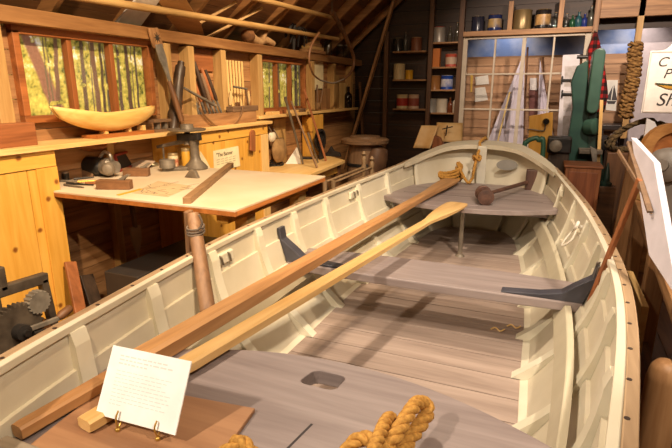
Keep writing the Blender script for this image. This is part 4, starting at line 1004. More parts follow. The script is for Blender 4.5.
# ================================================================== CORNER AND BACK WALL
# keg with broad lid
ky = 6.2; kc = V(((aty(343,137,ky).x+aty(388,137,ky).x)/2, ky, 0)); zl = aty(365,139,ky).z-.06
kg = thing('wooden_keg', 'tall brown keg with wide round lid in the back left corner', 'barrel', kc)
MB().lathe([(.19,0),(.20,.02),(.235,zl*.5),(.225,zl*.85),(.21,zl)], kc, (0,0,1), 26).build('staves', OLDW('z'), kg, 0, 40)
MB().lathe([(.29,0),(.31,.015),(.31,.055),(.29,.07),(.20,.075),(.195,.10),(.10,.105)], kc+V((0,0,zl)), (0,0,1), 30).build('lid', OLDW('x'), kg, 0, 35)
for zz in (zl*.25, zl*.72): MB().lathe([(.232,-.02),(.238,-.018),(.238,.018),(.232,.02)], kc+V((0,0,zz)), (0,0,1), 26).build('hoop', DIRON, kg, 0, 40)
MB().lathe([(.02,-.19),(.13,-.16),(.155,-.05),(.155,.05),(.13,.16),(.02,.19)], kc+V((.16,-.05,zl-.20)), (.2,.1,1), 20).build('side_vessel', plain('brown_pot_glaze', '#7a5a42', .5, 0, '#5a4030', 6.0), kg, 0, 50)
# plank leaning in the corner
a = aty(345, 150, 7.2); a.z = 0.0; b = aty(396, -6, 7.30); a = V((aty(337,200,7.2).x, 7.15, 0.002))
tag(MB().bar(a, b, .035, .09, (0,-1,0)).build('leaning_plank', BROWN('z'), None, .004), 'long brown plank leaning in the back left corner', 'plank')
a = V((-2.55, 7.35, 0.002)); b = aty(360, 82, 7.45)
tag(MB().bar(a, b, .03, .07, (0,-1,0)).build('short_plank', DKBR('z'), None, .004), 'shorter dark plank leaning behind the keg in the corner', 'plank')
# shelves
def shelf(px0, px1, py, nm, lb):
    a = aty(px0, py, 7.42); b = aty(px1, py, 7.42)
    tag(MB().box(a.x, b.x, 7.40, YB-.002, a.z-.022, a.z).build('wall_shelf', BROWN('x'), None, .002), lb, 'shelf', 'paint shelves on the back wall'); return a.z
zA = [shelf(393, 426, y, 0, lb) for y, lb in ((51.5,'top shelf of the left paint-can bay'),(79.5,'middle shelf of the left paint-can bay'),(108.5,'lowest shelf of the left paint-can bay'))]
zB = [shelf(431, 461, y, 0, lb) for y, lb in ((42.5,'top shelf of the right paint-can bay'),(67,'second shelf down of the right paint-can bay'),(89.5,'third shelf down of the right paint-can bay'),(112.5,'lowest shelf of the right paint-can bay'))]
def can(px, z, r, h, body, lid, label, band=None, y=7.49, name='paint_can', cat='can', group='cans on the back wall shelves'):
    p = aty(px, 80, y); p = V((p.x, y, z)); t = thing(name, label, cat, p, group)
    body_ = MB().lathe([(r,0),(r*1.03,.004),(r,.010),(r,h-.01),(r*1.03,h-.004),(r*.98,h)], p, (0,0,1), 18).build('body', body, t, 0, 40)
    MB().lathe([(r*.86,h-.003),(r*.9,h+.006),(r*.6,h+.006)], p, (0,0,1), 16).build('lid', lid, t, 0, 40)
    if band: MB().lathe([(r*1.012,h*.2),(r*1.012,h*.75)], p, (0,0,1), 18).build('label_band', band, body_, 0, 40)
    return t
LID = plain('can_lid', '#b4a184', .35, .6); DJ = plain('dark_jar', '#2a2826', .25); RED = plain('red_band', '#a83224', .5); CRM = plain('cream_can', '#cdb98f', .5); BLU = plain('blue_can', '#2348a0', .4)
can(397, zA[0], .075, .18, DJ, LID, 'dark jar on the top shelf of the left bay')
can(415, zA[0], .080, .18, plain('brown_can', '#7d4c34', .5), plain('pale_lid', '#c6a882', .4), 'brown jar with pale lid on the top left-bay shelf')
bottle('slim_bottle', V((aty(405,50,7.5).x, 7.52, zA[0])), .03, .26, plain('grey_glass', '#55524c', .2), 'slim grey bottle between two jars on the top left-bay shelf')
can(399, zA[1], .085, .22, CRM, LID, 'tall cream can on the middle shelf of the left bay')
can(409, zA[1], .055, .13, plain('yellow_can', '#d6a21c', .5), LID, 'small bright yellow can on the middle left-bay shelf')
can(403, zA[2], .085, .20, CRM, LID, 'cream can with red band, left of two on the lowest left-bay shelf', RED)
can(414.5, zA[2], .080, .20, plain('tan_can', '#c2a184', .5), LID, 'tan can with red band, right of two on the lowest left-bay shelf', plain('dull_red_band', '#8e4434', .5))
can(437, zB[0], .085, .20, plain('grey_can', '#a39c94', .4, .3), plain('red_lid', '#c43222', .4), 'grey can with bright red top on the highest right-bay shelf')
bottle('slim_bottle', V((aty(450,36,7.5).x, 7.5, zB[0])), .035, .20, plain('smoky_glass', '#4c463c', .15), 'smoky bottle left of two beside the red-topped can')
bottle('slim_bottle', V((aty(457,36,7.5).x, 7.5, zB[0])), .035, .25, plain('smoky_glass', '#4c463c', .15), 'taller smoky bottle at the right end of the highest right-bay shelf')
x0 = aty(429.5,60,7.48).x; x1 = aty(440,60,7.48).x
tag(MB().box(x0+.03, x1, 7.44, 7.54, zB[1], zB[1]+.25).build('carton', plain('orange_carton', '#c4702a', .6), None, .003), 'orange carton on the second shelf of the right bay', 'box')
can(450, zB[1], .080, .17, plain('pale_red_can', '#b8503c', .5), LID, 'red-banded can right of the orange carton', plain('pale_band', '#c2a890', .5))
can(435, zB[2], .080, .19, plain('brown_jar', '#9a6838', .3), LID, 'amber-brown jar on the third right-bay shelf')
can(447, zB[2], .085, .19, BLU, plain('white_lid', '#d5cfc4', .4), 'bright blue can with white top on the third right-bay shelf', plain('blue_white_label', '#2348a0', .5, 0, '#d5d5d8', 9.0))
x0 = aty(456.5,84,7.5).x
tag(MB().box(x0, x0+.05, 7.46, 7.54, zB[2], zB[2]+.25).build('white_carton', plain('white_carton', '#cfc8bc', .6), None, .002), 'narrow white carton at the right end of the third right-bay shelf', 'box')
can(433, zB[3], .080, .19, plain('dull_grey_can', '#8f8c86', .4, .2), LID, 'dull grey can at the left of the lowest right-bay shelf')
can(443, zB[3], .080, .19, plain('white_can', '#c9bda8', .5), LID, 'whitish can second on the lowest right-bay shelf')
bottle('amber_bottle', V((aty(450,106,7.5).x, 7.5, zB[3])), .04, .20, plain('amber_glass', '#6a3418', .2), 'amber bottle third on the lowest right-bay shelf')
bottle('white_bottle', V((aty(456.5,106,7.5).x, 7.46, zB[3])), .05, .25, plain('white_plastic', '#d8ccb8', .4), 'white bottle at the right end of the lowest right-bay shelf', cap=plain('white_plastic', '#d8ccb8', .4))
# cans and bottles on the beam above the window
zb = 2.365
can(474, zb, .085, .19, plain('navy_can', '#2a2c3c', .25), LID, 'dark navy can at the left end of the beam above the window', y=7.45)
can(490.5, zb, .090, .20, plain('deep_blue_can', '#26305c', .2), plain('gold_lid', '#c09a4c', .3, .7), 'deep blue can with gold lid above the window', plain('gold_mark', '#26305c', .4, 0, '#b99a5c', 8.0), y=7.45)
can(517, zb, .115, .24, plain('bronze_can', '#8b7650', .35, .5), LID, 'largest bronze-coloured can above the window', y=7.45)
can(537, zb, .095, .23, plain('black_can', '#221e1e', .25), plain('gold_lid', '#c09a4c', .3, .7), 'black can with gold lid above the window', plain('gold_stripe', '#3a2c22', .4, 0, '#b9925c', 8.0), y=7.45)
CLR = glassy('clear_bottle_glass', '#dfe6e4', .25)
for k, (px, h, mt, lb) in enumerate(((550,.13,CLR,'small clear bottle at the left end of the bottle row above the window'),(555,.19,CLR,'taller clear bottle second in the bottle row above the window'),(561,.15,CLR,'clear bottle third in the bottle row above the window'),(566,.17,CLR,'clear bottle fourth in the bottle row above the window'),(572,.15,plain('green_glass','#1f4a30',.1),'short green bottle in the row above the window'),(578,.19,plain('blue_green_glass','#27525a',.1),'blue-green bottle in the row above the window'),(584,.16,plain('cobalt_glass','#24347a',.1),'cobalt blue bottle in the row above the window'),(590,.24,plain('olive_grey_glass','#4c4c44',.15),'tallest grey bottle at the right end of the row above the window'))):
    p = aty(px, 25, 7.45); bottle('glass_bottle', V((p.x, 7.45, zb)), .034+.006*(k%2), h, mt, lb, 'bottles above the sash window')
# behind the sash window: sails, gloves, pictures on the clapboards
def sail(pts, yd, label, folds=8):
    P_ = [aty(px, py, yd) for px, py in pts]; t = thing('cloth_sail', label, 'sail', (P_[0].x, yd, .0))
    top, bl_, br_ = P_
    SAILM = plain('sail_cloth', '#d8d2e0', .9, 0, '#c8c0cc', 3.0)
    MB().grid(lambda u, v: top.lerp(bl_.lerp(br_, v), u)+V((0, .018*math.sin(v*folds*2.2)*u+.012*math.sin(v*17+u*3)*u, 0)), 16, 24).build('cloth', SAILM, t, 0, 60, .003)
    MB().tube([(br_.x+.03, yd+.03, .0), (top.x+.03, yd+.03, top.z+.04)], .014, 8).build('mast', DKBR('z'), t, 0, 40)
    return t
sail(((525,50),(484,150),(523,150)), 7.85, 'larger white sail hanging behind the window, left of two')
sail(((540,60),(536,150),(556,150)), 7.9, 'smaller white sail behind the window, right of two')
def flat(name, pts, y, mt, label, cat, th=.012, bev=0):
    P_ = [aty(px, py, y) for px, py in pts]; return tag(MB().prism(P_, (0, th, 0)).build(name, mt, None, bev), label, cat)
GLV = plain('white_knit', '#d9d2c6', .9)
flat('white_cloth', ((475,77),(488,75),(489,84),(476,85)), YM-.016, GLV, 'small white cloth pinned highest behind the left window panes', 'cloth')
flat('white_cloth', ((475,88),(485,87),(488,100),(475,102)), YM-.016, GLV, 'larger white cloth pinned under the other behind the left panes', 'cloth')
flat('yellow_strip', ((470.5,75),(473,75),(472,92),(470.5,92)), YM-.016, plain('yellow_cloth', '#c9a24a', .9), 'narrow yellow cloth strip at the left window jamb', 'cloth')
a, b = aty(488,150,7.7), aty(510,92,7.7)
tag(MB().bar(V((a.x,7.7,.05)), b, .02, .10, (0,-1,0)).build('pale_plank', plain('pale_yellow_plank', '#d8bd7c', .7), None, .003), 'pale yellow plank leaning behind the window left of the big sail', 'plank')
tag(MB().box(-1.0, .3, 7.62, 7.98, .0, .05).build('platform', DKBR('x'), None, .004), 'low dark platform behind the white window', 'platform')
flat('red_picture', ((529,88),(538,88),(537,120),(529,121)), YM-.03, plain('dark_red_board', '#6a3a34', .6), 'dark red framed board behind the window between the sails', 'picture', .02)
flat('white_card', ((530,78),(537,78),(537,90),(530,90)), YM-.04, plain('white_card', '#d6d0cc', .7), 'white card pinned above the dark red board between the sails', 'card')
# white panel with tools behind the bandsaw
hp = thing('clamp_display', 'white framed panel with black clamps behind the green bandsaw', 'panel', aty(568, 125, 7.35))
P_ = [aty(*p, 7.33) for p in ((559,146),(580,146),(580,54),(563,55))]; MB().prism([V((P_[0].x,7.33,0)), V((P_[1].x,7.33,0)), P_[2], P_[3]], (0,.02,0)).build('board', plain('cool_white_panel', '#d8d4d8', .6), hp)
m = MB()
for k in range(3):
    z0, z1 = .12+.27*k, .12+.27*k+.22
    e = lambda u, v: (P_[0].lerp(P_[1], u)).lerp(P_[3].lerp(P_[2], u), v)+V((0,-.003,0))
    m.prism([e(.14,z0), e(.86,z0), e(.86,z1), e(.14,z1)], (0,.002,0))
m.build('print', plain('pale_grey_print', '#c2bcbc', .7, 0, '#aaa39e', 20.0), hp)
for px, py in ((568,80),(568,94)):
    c = aty(px, py, 7.31); m = MB(); m.bar(c+V((-.07,0,.05)), c+V((-.07,0,-.05)), .02, .02, (1,0,0)); m.bar(c+V((-.07,0,0)), c+V((.09,0,0)), .03, .025); m.bar(c+V((.09,0,.05)), c+V((.09,0,-.05)), .02, .02, (1,0,0))
    m.build('clamp', plain('black_paint', '#1d1b1c', .4), hp, .004)
flat('boat_picture', ((607,80),(618,80),(616,111),(606,110)), YM-.016, PAPER, 'white paper with a dark sailboat drawing beside the plaid shirt', 'picture')
pk = aty(611.5, 95, YM-.0195); m = MB(); m.prism([pk+V((-.05,0,-.08)), pk+V((.07,0,-.08)), pk+V((.05,0,-.12)), pk+V((-.03,0,-.12))], (0,.003,0)); m.prism([pk+V((.0,0,-.07)), pk+V((.0,0,.12)), pk+V((-.06,0,-.06))], (0,.003,0)); m.prism([pk+V((.01,0,-.07)), pk+V((.015,0,.14)), pk+V((.08,0,-.07))], (0,.003,0))
bp_ = bpy.data.objects['boat_picture']; m.build('sailboat_drawing', plain('dark_grey_ink', '#4c484a', .7), bp_)
# black shelf under it
p0_ = aty(598,124,7.7); p1_ = aty(626,124,7.7)
t = thing('black_table', 'dark low table against the clapboards right of the bandsaw', 'table', (p0_.x+.15, 7.7, 0))
MB().box(p0_.x, p1_.x, 7.5, 8.06, p0_.z-.06, p0_.z).build('tabletop', plain('black_brown_paint', '#2c2320', .4), t, .006)
for xx in (p0_.x+.04, p1_.x-.04):
    for yy in (7.54, 8.0): MB().box(xx-.025, xx+.025, yy-.025, yy+.025, 0, p0_.z-.06).build('leg', plain('black_brown_paint', '#2c2320', .4), t, .004)
# plaid shirt on the post
ps = thing('plaid_shirt', 'red and black plaid shirt hanging behind the green bandsaw', 'shirt', aty(595, 60, 7.28))
P_ = [aty(*p, 7.27) for p in ((595,32),(588,52),(590,112),(604,112),(607,104),(604,62),(600,44))]
pm, nt, bs = newmat('red_black_plaid'); N = nt.nodes; L = nt.links
tc = N.new('ShaderNodeTexCoord'); sp_ = N.new('ShaderNodeSeparateXYZ'); L.new(tc.outputs['Object'], sp_.inputs[0])
outs = []
for ax_ in ('X', 'Z'):
    mu = N.new('ShaderNodeMath'); mu.operation = 'MULTIPLY'; mu.inputs[1].default_value = 11; fr = N.new('ShaderNodeMath'); fr.operation = 'FRACT'; gt_ = N.new('ShaderNodeMath'); gt_.operation = 'GREATER_THAN'; gt_.inputs[1].default_value = .5
    L.new(sp_.outputs[ax_], mu.inputs[0]); L.new(mu.outputs[0], fr.inputs[0]); L.new(fr.outputs[0], gt_.inputs[0]); outs.append(gt_.outputs[0])
ad = N.new('ShaderNodeMath'); ad.operation = 'ADD'; L.new(outs[0], ad.inputs[0]); L.new(outs[1], ad.inputs[1]); dv = N.new('ShaderNodeMath'); dv.operation = 'MULTIPLY'; dv.inputs[1].default_value = .5; L.new(ad.outputs[0], dv.inputs[0])
rp_ = N.new('ShaderNodeValToRGB'); rp_.color_ramp.interpolation = 'CONSTANT'; e = rp_.color_ramp.elements; e[0].color = H('#b8201e'); e[1].position = .75; e[1].color = H('#140c0c'); e2 = e.new(.25); e2.color = H('#5c1214')
L.new(dv.outputs[0], rp_.inputs['Fac']); L.new(rp_.outputs['Color'], bs.inputs['Base Color']); bs.inputs['Roughness'].default_value = .9
LB = [(0.0, P_[0], P_[0]+V((.02,0,0))), (.18, P_[1]+V((.0,0,.05)), P_[6]), (.4, aty(589,60,7.27), P_[5]), (.75, aty(590,90,7.27), P_[4]+V((0,0,.1))), (1.0, P_[2], P_[3])]
def shirt(u, v):
    for k in range(4):
        if LB[k][0] <= u <= LB[k+1][0]+1e-6:
            f = (u-LB[k][0])/(LB[k+1][0]-LB[k][0]); a = LB[k][1].lerp(LB[k+1][1], f); b = LB[k][2].lerp(LB[k+1][2], f); break
    q = a.lerp(b, v); q.y = 7.30-.06*math.sin(PI*v)-.02*math.sin(v*14+u*2)*u; return q
MB().grid(shirt, 18, 20).build('shirt_body', pm, ps, 0, 60, .012)
MB().tube([P_[0]+V((0,.02,.02)), P_[0]+V((.01,.12,.03))], .008, 6).build('hook', IRON, ps, 0, 40)
# ------------------------------------------------------------------ green bandsaw
YS = 6.2; bw = thing('bandsaw', 'tall dark green bandsaw standing behind the boat stern', 'machine', (.45, YS, 0))
def q(px, py, y=YS): return aty(px, py, y)
wc = q(594, 83); 
# upper wheel guard: rounded tall cover
def rr(cx, cz, w, h, rad, y, n=6):
    out = []
    for sx2, sz, a0 in ((1,1,0),(-1,1,PI/2),(-1,-1,PI),(1,-1,1.5*PI)):
        for k in range(n+1):
            a = a0+PI/2*k/n; out.append(V((cx+sx2*(w/2-rad)+rad*math.cos(a), y, cz+sz*(h/2-rad)+rad*math.sin(a))))
    return out
gl = q(590,83).x; gr_ = q(600,83).x; gz0 = q(594,113).z; gz1 = q(594,49).z
MB().prism(rr((gl+gr_)/2, (gz0+gz1)/2, gr_-gl+.02, gz1-gz0, .055, YS-.12), (0,.30,0)).build('upper_wheel_guard', plain('light_green_enamel', '#3d5c4e', .35, 0, '#334f43', 5.0), bw, .014)
MB().prism([q(588,60), q(577,66), q(571,82), q(573,112), q(588,118)], (0,.16,0)).build('rear_housing', GREEN, bw, .012)
MB().prism([q(574,100), q(589,100), q(588,168,YS), q(563,168,YS)], (0,.24,0)).build('column', GREEN, bw, .012)
MB().prism([q(588,112), q(600,112), q(600,130), q(603,166), q(586,166)], (0,.20,0)).build('frame_arm', plain('dark_green_enamel', '#22382f', .4), bw, .012)
c = q(585, 127, YS-.05); MB().lathe([(.08,0),(.09,.02),(.09,.10),(.07,.115),(.03,.12)], c+V((.02,.05,0)), (.9,-.6,.1), 22).build('motor', plain('light_green_enamel', '#4f7466', .35), bw, 0, 35)
MB().box(q(578,150).x, q(601,150).x, YS-.22, YS+.02, q(590,152).z, q(590,148).z).build('saw_table', IRON, bw, .005)
zt_ = q(590,165).z
MB().box(q(566,165).x, q(604,165).x, YS-.12, YS+.25, 0, zt_).build('base', plain('dark_green_enamel', '#22382f', .4), bw, .015)
MB().prism([q(600,100,YS-.1), q(603.5,100,YS-.1), q(600,165,YS-.1), q(596.5,165,YS-.1)], (0,.03,0)).build('wooden_fence', PINE2('z'), bw, .003)
MB().tube([q(577,57), q(588,57)], .02, 10).build('tension_knob', DIRON, bw, 0, 40)
MB().prism([q(590,146,YS-.25), q(597,150,YS-.25), q(597,165,YS-.25), q(593,165,YS-.25)], (0,.012,0)).build('guard_plate', STEEL, bw, .002)
# board with crank
t = thing('crank_board', 'orange wooden board with a black crank knob behind the stern', 'board', aty(541, 150, 5.9)); P_ = [aty(*p, 5.9) for p in ((531,160),(555,160),(553,112),(529,116))]
P_[0].z = P_[1].z = .45
MB().prism(P_, (0,.035,0)).build('board', PINE('z'), t, .004)
k_ = aty(546, 121.5, 5.88); MB().lathe([(.012,0),(.012,.02),(.032,.025),(.036,.04),(.028,.06)], k_, (0,-1,0), 16).build('knob', plain('black_gloss', '#131214', .15), t, 0, 40)
MB().tube(spline([k_+V((0,-.012,-.03)), k_+V((-.005,-.012,-.08)), k_+V((-.03,-.012,-.10)), k_+V((-.16,-.012,-.085)), k_+V((-.165,-.012,-.13))], 5), .007, 8).build('wire_handle', IRON, t, 0, 50)
tag(MB().box(P_[0].x-.1, P_[1].x+.25, 5.7, 6.02, 0, .45).build('dark_stand', BLKW('x'), None, .006), 'dark low stand behind the boat stern under the orange board', 'stand')
# green hoop handle
g0, g1 = aty(523, 160, 5.4), aty(542, 160, 5.4); zt_ = aty(533, 138, 5.4).z
t = thing('green_rack', 'small green arched metal rack just behind the boat stern', 'rack', (g0.x+.1, 5.4, 0))
MB().tube(spline([V((g0.x,5.4,.06)), V((g0.x,5.4,zt_-.16)), V((g0.x+.02,5.4,zt_-.04)), V((g0.x+.10,5.4,zt_)), V((g1.x-.05,5.4,zt_-.02)), V((g1.x,5.4,zt_-.10)), V((g1.x,5.4,.06))], 8), .024, 10, sx=1.0).build('arch', plain('mid_green_paint', '#37604c', .4), t, 0, 60)
MB().box(g0.x-.06, g1.x+.06, 5.28, 5.52, 0, .06).build('base', plain('mid_green_paint', '#37604c', .4), t, .006)
# dark motor box left of the bandsaw
p = aty(557, 150, 5.75); t = thing('black_motor', 'black motor block on legs left of the bandsaw column', 'motor', (p.x+.03, 5.75, 0))
MB().box(p.x-.10, p.x+.13, 5.62, 5.86, p.z-.02, p.z+.14).build('housing', DIRON, t, .015); MB().lathe([(.06,0),(.06,.08),(.03,.09)], (p.x-.02, 5.62, p.z+.06), (0,-1,0), 16).build('shaft_cap', IRON, t, 0, 40)
MB().box(p.x-.08, p.x+.12, 5.66, 5.84, .45, p.z-.02).build('stand', BLKW('z'), t, .004)
# brown cabinet with books behind right of stern
yc = 5.3; a, b = aty(566,165,yc), aty(602,168,yc)
t = thing('brown_chest', 'reddish-brown wooden chest right behind the boat stern', 'cabinet', ((a.x+b.x)/2, yc, 0))
zt_ = a.z
MB().box(a.x, b.x, yc, yc+.36, .06, zt_-.02).build('body', REDW('z'), t, .006); MB().box(a.x-.015, b.x+.012, yc-.015, yc+.375, zt_-.02, zt_).build('top', REDW('x'), t, .004)
MB().box(a.x+.03, b.x-.03, yc-.010, yc, .12, zt_-.06).build('front_panel', wood('red_brown_panel', '#9c5a34', '#6e3a1e', 'z'), t, .004); MB().box(a.x+.01, b.x-.01, yc+.01, yc+.34, 0, .06).build('plinth', BLKW('x'), t)
# pale curved hide boards behind the stern left
t = thing('curved_backboards', 'two pale curved plywood boards on a dark stand behind the stern left', 'boards', aty(440, 148, 5.6))
def cb(cx0, cx1, pyt, pyb, y, nm, mt, bend, skew=0):
    a0, a1 = aty(cx0, pyb, y), aty(cx1, pyb, y); z1 = aty(cx0, pyt, y).z
    return MB().grid(lambda u, v: V((a0.x+(a1.x-a0.x)*u+skew*v, y-bend*math.sin(PI*u)+.10*v, a0.z+(z1-a0.z)*v)), 12, 6).build(nm, mt, t, 0, 60, .016)
HID = plain('pale_hide_board', '#dfbe88', .6, 0, '#c79d62', 5.0)
cb(413, 430, 126, 148, 5.5, 'board', HID, -.03, .06); cb(436, 462, 123, 141, 5.6, 'board', HID, .05, -.02)
c = aty(447, 132, 5.5); m = MB(); m.bar(c+V((-.05,0,.03)), c+V((.06,-.01,.06)), .008, .012); m.bar(c+V((.0,0,.07)), c+V((-.01,-.01,-.04)), .008, .012); m.build('dark_mark', plain('dark_branded_mark', '#3a2a1c', .7), t)
a, b = aty(432,160,5.55), aty(462,160,5.55); MB().box(a.x-.12, b.x-.02, 5.62, 5.95, 0, aty(440,146,5.6).z).build('stand', BLKW('x'), t, .006)
MB().prism([aty(431,150,5.5), aty(445,150,5.5), aty(440,138,5.5), aty(434,136,5.5)], (0,.12,0)).build('bracket', REDW('z'), t, .006)
# ================================================================== RIGHT SIDE
# long bench
e0 = atz(632, 193, .85); e1 = atz(672, 300, .85); dirv = (e1-e0).normalized(); nrm = V((dirv.y, -dirv.x, 0)); nrm = nrm if nrm.x > 0 else -nrm
e1 = e1+dirv*.35
rb = thing('side_bench', 'rough timber bench along the right side of the boat', 'workbench', (e0+nrm*.35+dirv*1.2)*1.0-V((0,0,.85)))
MB().prism([e0+V((0,0,-.05)), e1+V((0,0,-.05)), e1+nrm*.6+V((0,0,-.05)), e0+nrm*.6+V((0,0,-.05))], (0,0,.05)).build('benchtop', BROWN('y'), rb, .005)
for f in (.06, .5, .92):
    for s_ in (.06, .54):
        p = e0.lerp(e1, f)+nrm*s_; MB().box(p.x-.045, p.x+.045, p.y-.045, p.y+.045, 0, .80).build('leg', BROWN('z'), rb, .005)
pa = e0.lerp(e1,.06)+nrm*.06; pb = e0.lerp(e1,.92)+nrm*.06
MB().bar(V((pa.x,pa.y,.74)), V((pb.x,pb.y,.74)), .03, .12).build('apron', BROWN('y'), rb, .004); MB().bar(V((pa.x,pa.y,.22)), V((pb.x,pb.y,.22)), .04, .09).build('stretcher', DKBR('y'), rb, .004)
p = atz(641, 201, .85)+nrm*.06; tag(MB().bar(p+V((-.03,.1,.045)), p+V((.06,-.08,.045)), .16, .09).build('wood_block', STUD('x'), None, .01), 'pale wooden block on the far end of the right bench', 'block')
p = atz(652, 225, .85)+nrm*.08; tag(MB().bar(p+V((0,.05,.03)), p+V((.02,-.05,.03)), .07, .06).build('wood_block', OLDW('x'), None, .006), 'small brown block midway along the right bench', 'block')
p = atz(658, 248, .85)+nrm*.05; tag(MB().bar(p+V((-.01,.06,.015)), p+V((.03,-.06,.015)), .10, .03).build('wood_block', STUD('y'), None, .004), 'flat pale board piece on the near part of the right bench', 'block')
# foreground round-topped post
pp = aty(666, 362, 1.75); t = tag(MB().lathe([(.052,0),(.054,.1),(.053,pp.z-.06),(.045,pp.z-.02),(.03,pp.z),(.01,pp.z+.004)], (pp.x+.004, 1.75, 0), (0,0,1), 20).build('round_post', wood('log_post_wood', '#b98c60', '#8c6038', 'z', vary=.1), None, 0, 50), 'round-topped wooden post at the right edge in front', 'post')
# crate under bench
a = aty(645, 255, 2.7); tag(MB().box(.47, .50, 2.45, 2.95, .34, .66).build('low_board', STUD('y'), None, .004), 'pale board fixed low on the front of the right bench', 'board')
# reading panel on a wooden stick
A = aty(631, 137, 2.18); B = aty(654, 162, 1.97); C_ = aty(678, 300, 1.61); D_ = A+(C_-B)
n_ = (B-A).cross(C_-B).normalized(); n_ = n_ if n_.x > 0 else -n_
ip = thing('reading_panel', 'white slanted reading panel seen edge-on at the right of the boat', 'sign', (.5, 2.6, 0))
m = MB().prism([A, B, C_, D_], n_*.022); m.build('panel', plain('lilac_white_panel', '#dcd8e4', .4), ip, .002)
sA, sB = aty(588, 306, 2.21), A.lerp(D_, .32)
sA = V((sA.x, sA.y, sA.z))
sB = ray(640,179); f_ = 2.95/ sB.y if False else None
sB = aty(640, 179, 2.0)
MB().bar(sA, sB, .016, .022, (0,0,1)).build('support_stick', REDW('z'), ip, .003)
l0 = aty(618, 151, 2.18); l1 = aty(638, 184, 2.0)
MB().bar(l0, l1+(l1-l0)*.2, .008, .016, (0,0,1)).build('lath', OLDW('x'), ip, .003)
l0 = aty(629, 142, 2.19); l1 = aty(650, 212, 1.87)
MB().bar(l0, l1, .012, .018, (1,0,0)).build('back_batten', OLDW('x'), ip, .003)
# wooden wheel and motor on the bench
wy = 3.9; c = aty(661, 152, wy); t = thing('wooden_pulley_wheel', 'large orange-brown wooden wheel on the right bench', 'wheel', (c.x+.1, wy, .85))
wr_ = .19
MB().lathe([(wr_*.66,0),(wr_,0),(wr_,.06),(wr_*.66,.06),(wr_*.66,0)], c+V((.04,0,.0)), (.3,-1,.1), 32).build('rim', wood('wheel_wood', '#c48c4e', '#9c6530', 'x'), t, 0, 35)
MB().lathe([(.02,-.02),(wr_*.68,-.01),(wr_*.68,.02),(.02,.03)], c+V((.04,.0,.0)), (.3,-1,.1), 28).build('web', wood('orange_edge_wood', '#c0783a', '#91521f', 'x'), t, 0, 35)
MB().box(c.x-.02, c.x+.14, wy-.05, wy+.08, .85, c.z-.14).build('stand', BROWN('z'), t, .006)
my = 3.2; c = aty(670, 165, my); t = thing('grey_motor', 'grey electric motor on the right bench before the wooden wheel', 'motor', (c.x, my, .85))
MB().lathe([(.07,-.12),(.09,-.10),(.095,0),(.09,.09),(.07,.11),(.03,.12),(.03,.14)], c, (-.5,-1,.1), 24).build('housing', plain('warm_grey_enamel', '#6f665e', .4), t, 0, 35)
MB().box(c.x-.07, c.x+.07, my-.06, my+.06, .85, c.z-.06).build('foot', plain('warm_grey_enamel', '#6f665e', .4), t, .006)
# white board piece behind panel
tp_ = [aty(*p, 4.15) for p in ((647,118),(655,122),(664,142))]; tag(MB().prism([V((tp_[0].x,4.15,.851)), V((tp_[2].x,4.15,.851)), tp_[2], tp_[1], tp_[0]], (0,.03,0)).build('white_tray', WHITE, None, .004), 'white board standing upright behind the reading panel on the bench', 'tray')
for o in [bpy.data.objects['white_tray']]:
    pass
# rope wound on the pale post
py_ = 7.41; cx = .905; m = MB(); path = []
z0, z1 = aty(633,118,py_-.05).z, aty(634,43,py_-.05).z
for k in range(400):
    a = k/400*2*PI*21; path.append(V((cx+(.062+.012*math.sin(k*.31))*math.cos(a), py_+(.062+.012*math.sin(k*.31))*math.sin(a), z0+(z1-z0)*k/400+.012*math.sin(k*.23))))
OLDROPE = plain('old_rope', '#b58a4e', .9, 0, '#7a5830', 30.0, .2)
rope_mesh(path, .03, m, n=6, strands=2)
tag(m.build('wound_rope', OLDROPE, None, 0, 60), 'thick old rope wound around the pale post by the white sign', 'rope')
ry = 6.4; c = aty(632, 132, ry); m = MB(); path = []
random.seed(8)
for k in range(110):
    a = k/110*2*PI*5; path.append(c+V(((.20+.03*math.sin(k*.4))*math.cos(a), .05*math.sin(k*.9)+.006*k/10, (.13+.02*math.cos(k*.3))*math.sin(a)-.04+.1*math.cos(a))))
path += spline([path[-1], c+V((.25,0,.10)), c+V((.36,-.02,.05)), c+V((.42,-.02,-.0))], 5)[1:]
DKROPE = plain('dark_mossy_rope', '#6b5532', .95, 0, '#3a2d1a', 30.0, .2)
rope_mesh(path, .028, m, n=6, strands=2); tag(m.build('rope_bundle', DKROPE, None, 0, 60), 'dark tangled bundle of rope on a block below the wound post', 'rope')
tag(MB().box(c.x-.22, c.x+.24, ry-.12, ry+.20, 0, c.z-.225).build('timber_stand', DKBR('z'), None, .006), 'dark timber stand carrying the tangled rope bundle', 'stand')
# curved bent ribs and small anvil in the dark gap right of the bandsaw
for k, (pts, lb) in enumerate(((((603,150),(606,165),(613,172),(618,176)),'curved grey-brown rib, front one of two on the floor by the dark table'),(((612,134),(616,150),(622,160),(628,166)),'curved grey-brown rib leaning on the leg of the dark table'))):
    P_ = [aty(*p, 6.9+.2*k) for p in pts]; d_ = P_[-1]; P_.append(V((d_.x+.12, d_.y, max(.03, d_.z-.5)))); P_.append(V((d_.x+.14, d_.y, .02)))
    tag(MB().tube(spline(P_, 6), .028, 8).build('bent_rib', GREYW('z'), None, 0, 50), lb, 'rib')
p = aty(606, 180, 5.85); t = thing('green_vise', 'small dark green cone-topped vise on the floor block right of the chest', 'vise', (p.x, 5.85, 0))
MB().lathe([(.06,0),(.06,.03),(.035,.05),(.03,.12),(.008,.24)], (p.x, 5.85, p.z-.06), (0,0,1), 14).build('cone', plain('dark_green_enamel', '#22382f', .4), t, 0, 40)
MB().box(p.x-.07, p.x+.10, 5.78, 5.94, 0, p.z-.06).build('block', DKBR('x'), t, .006)
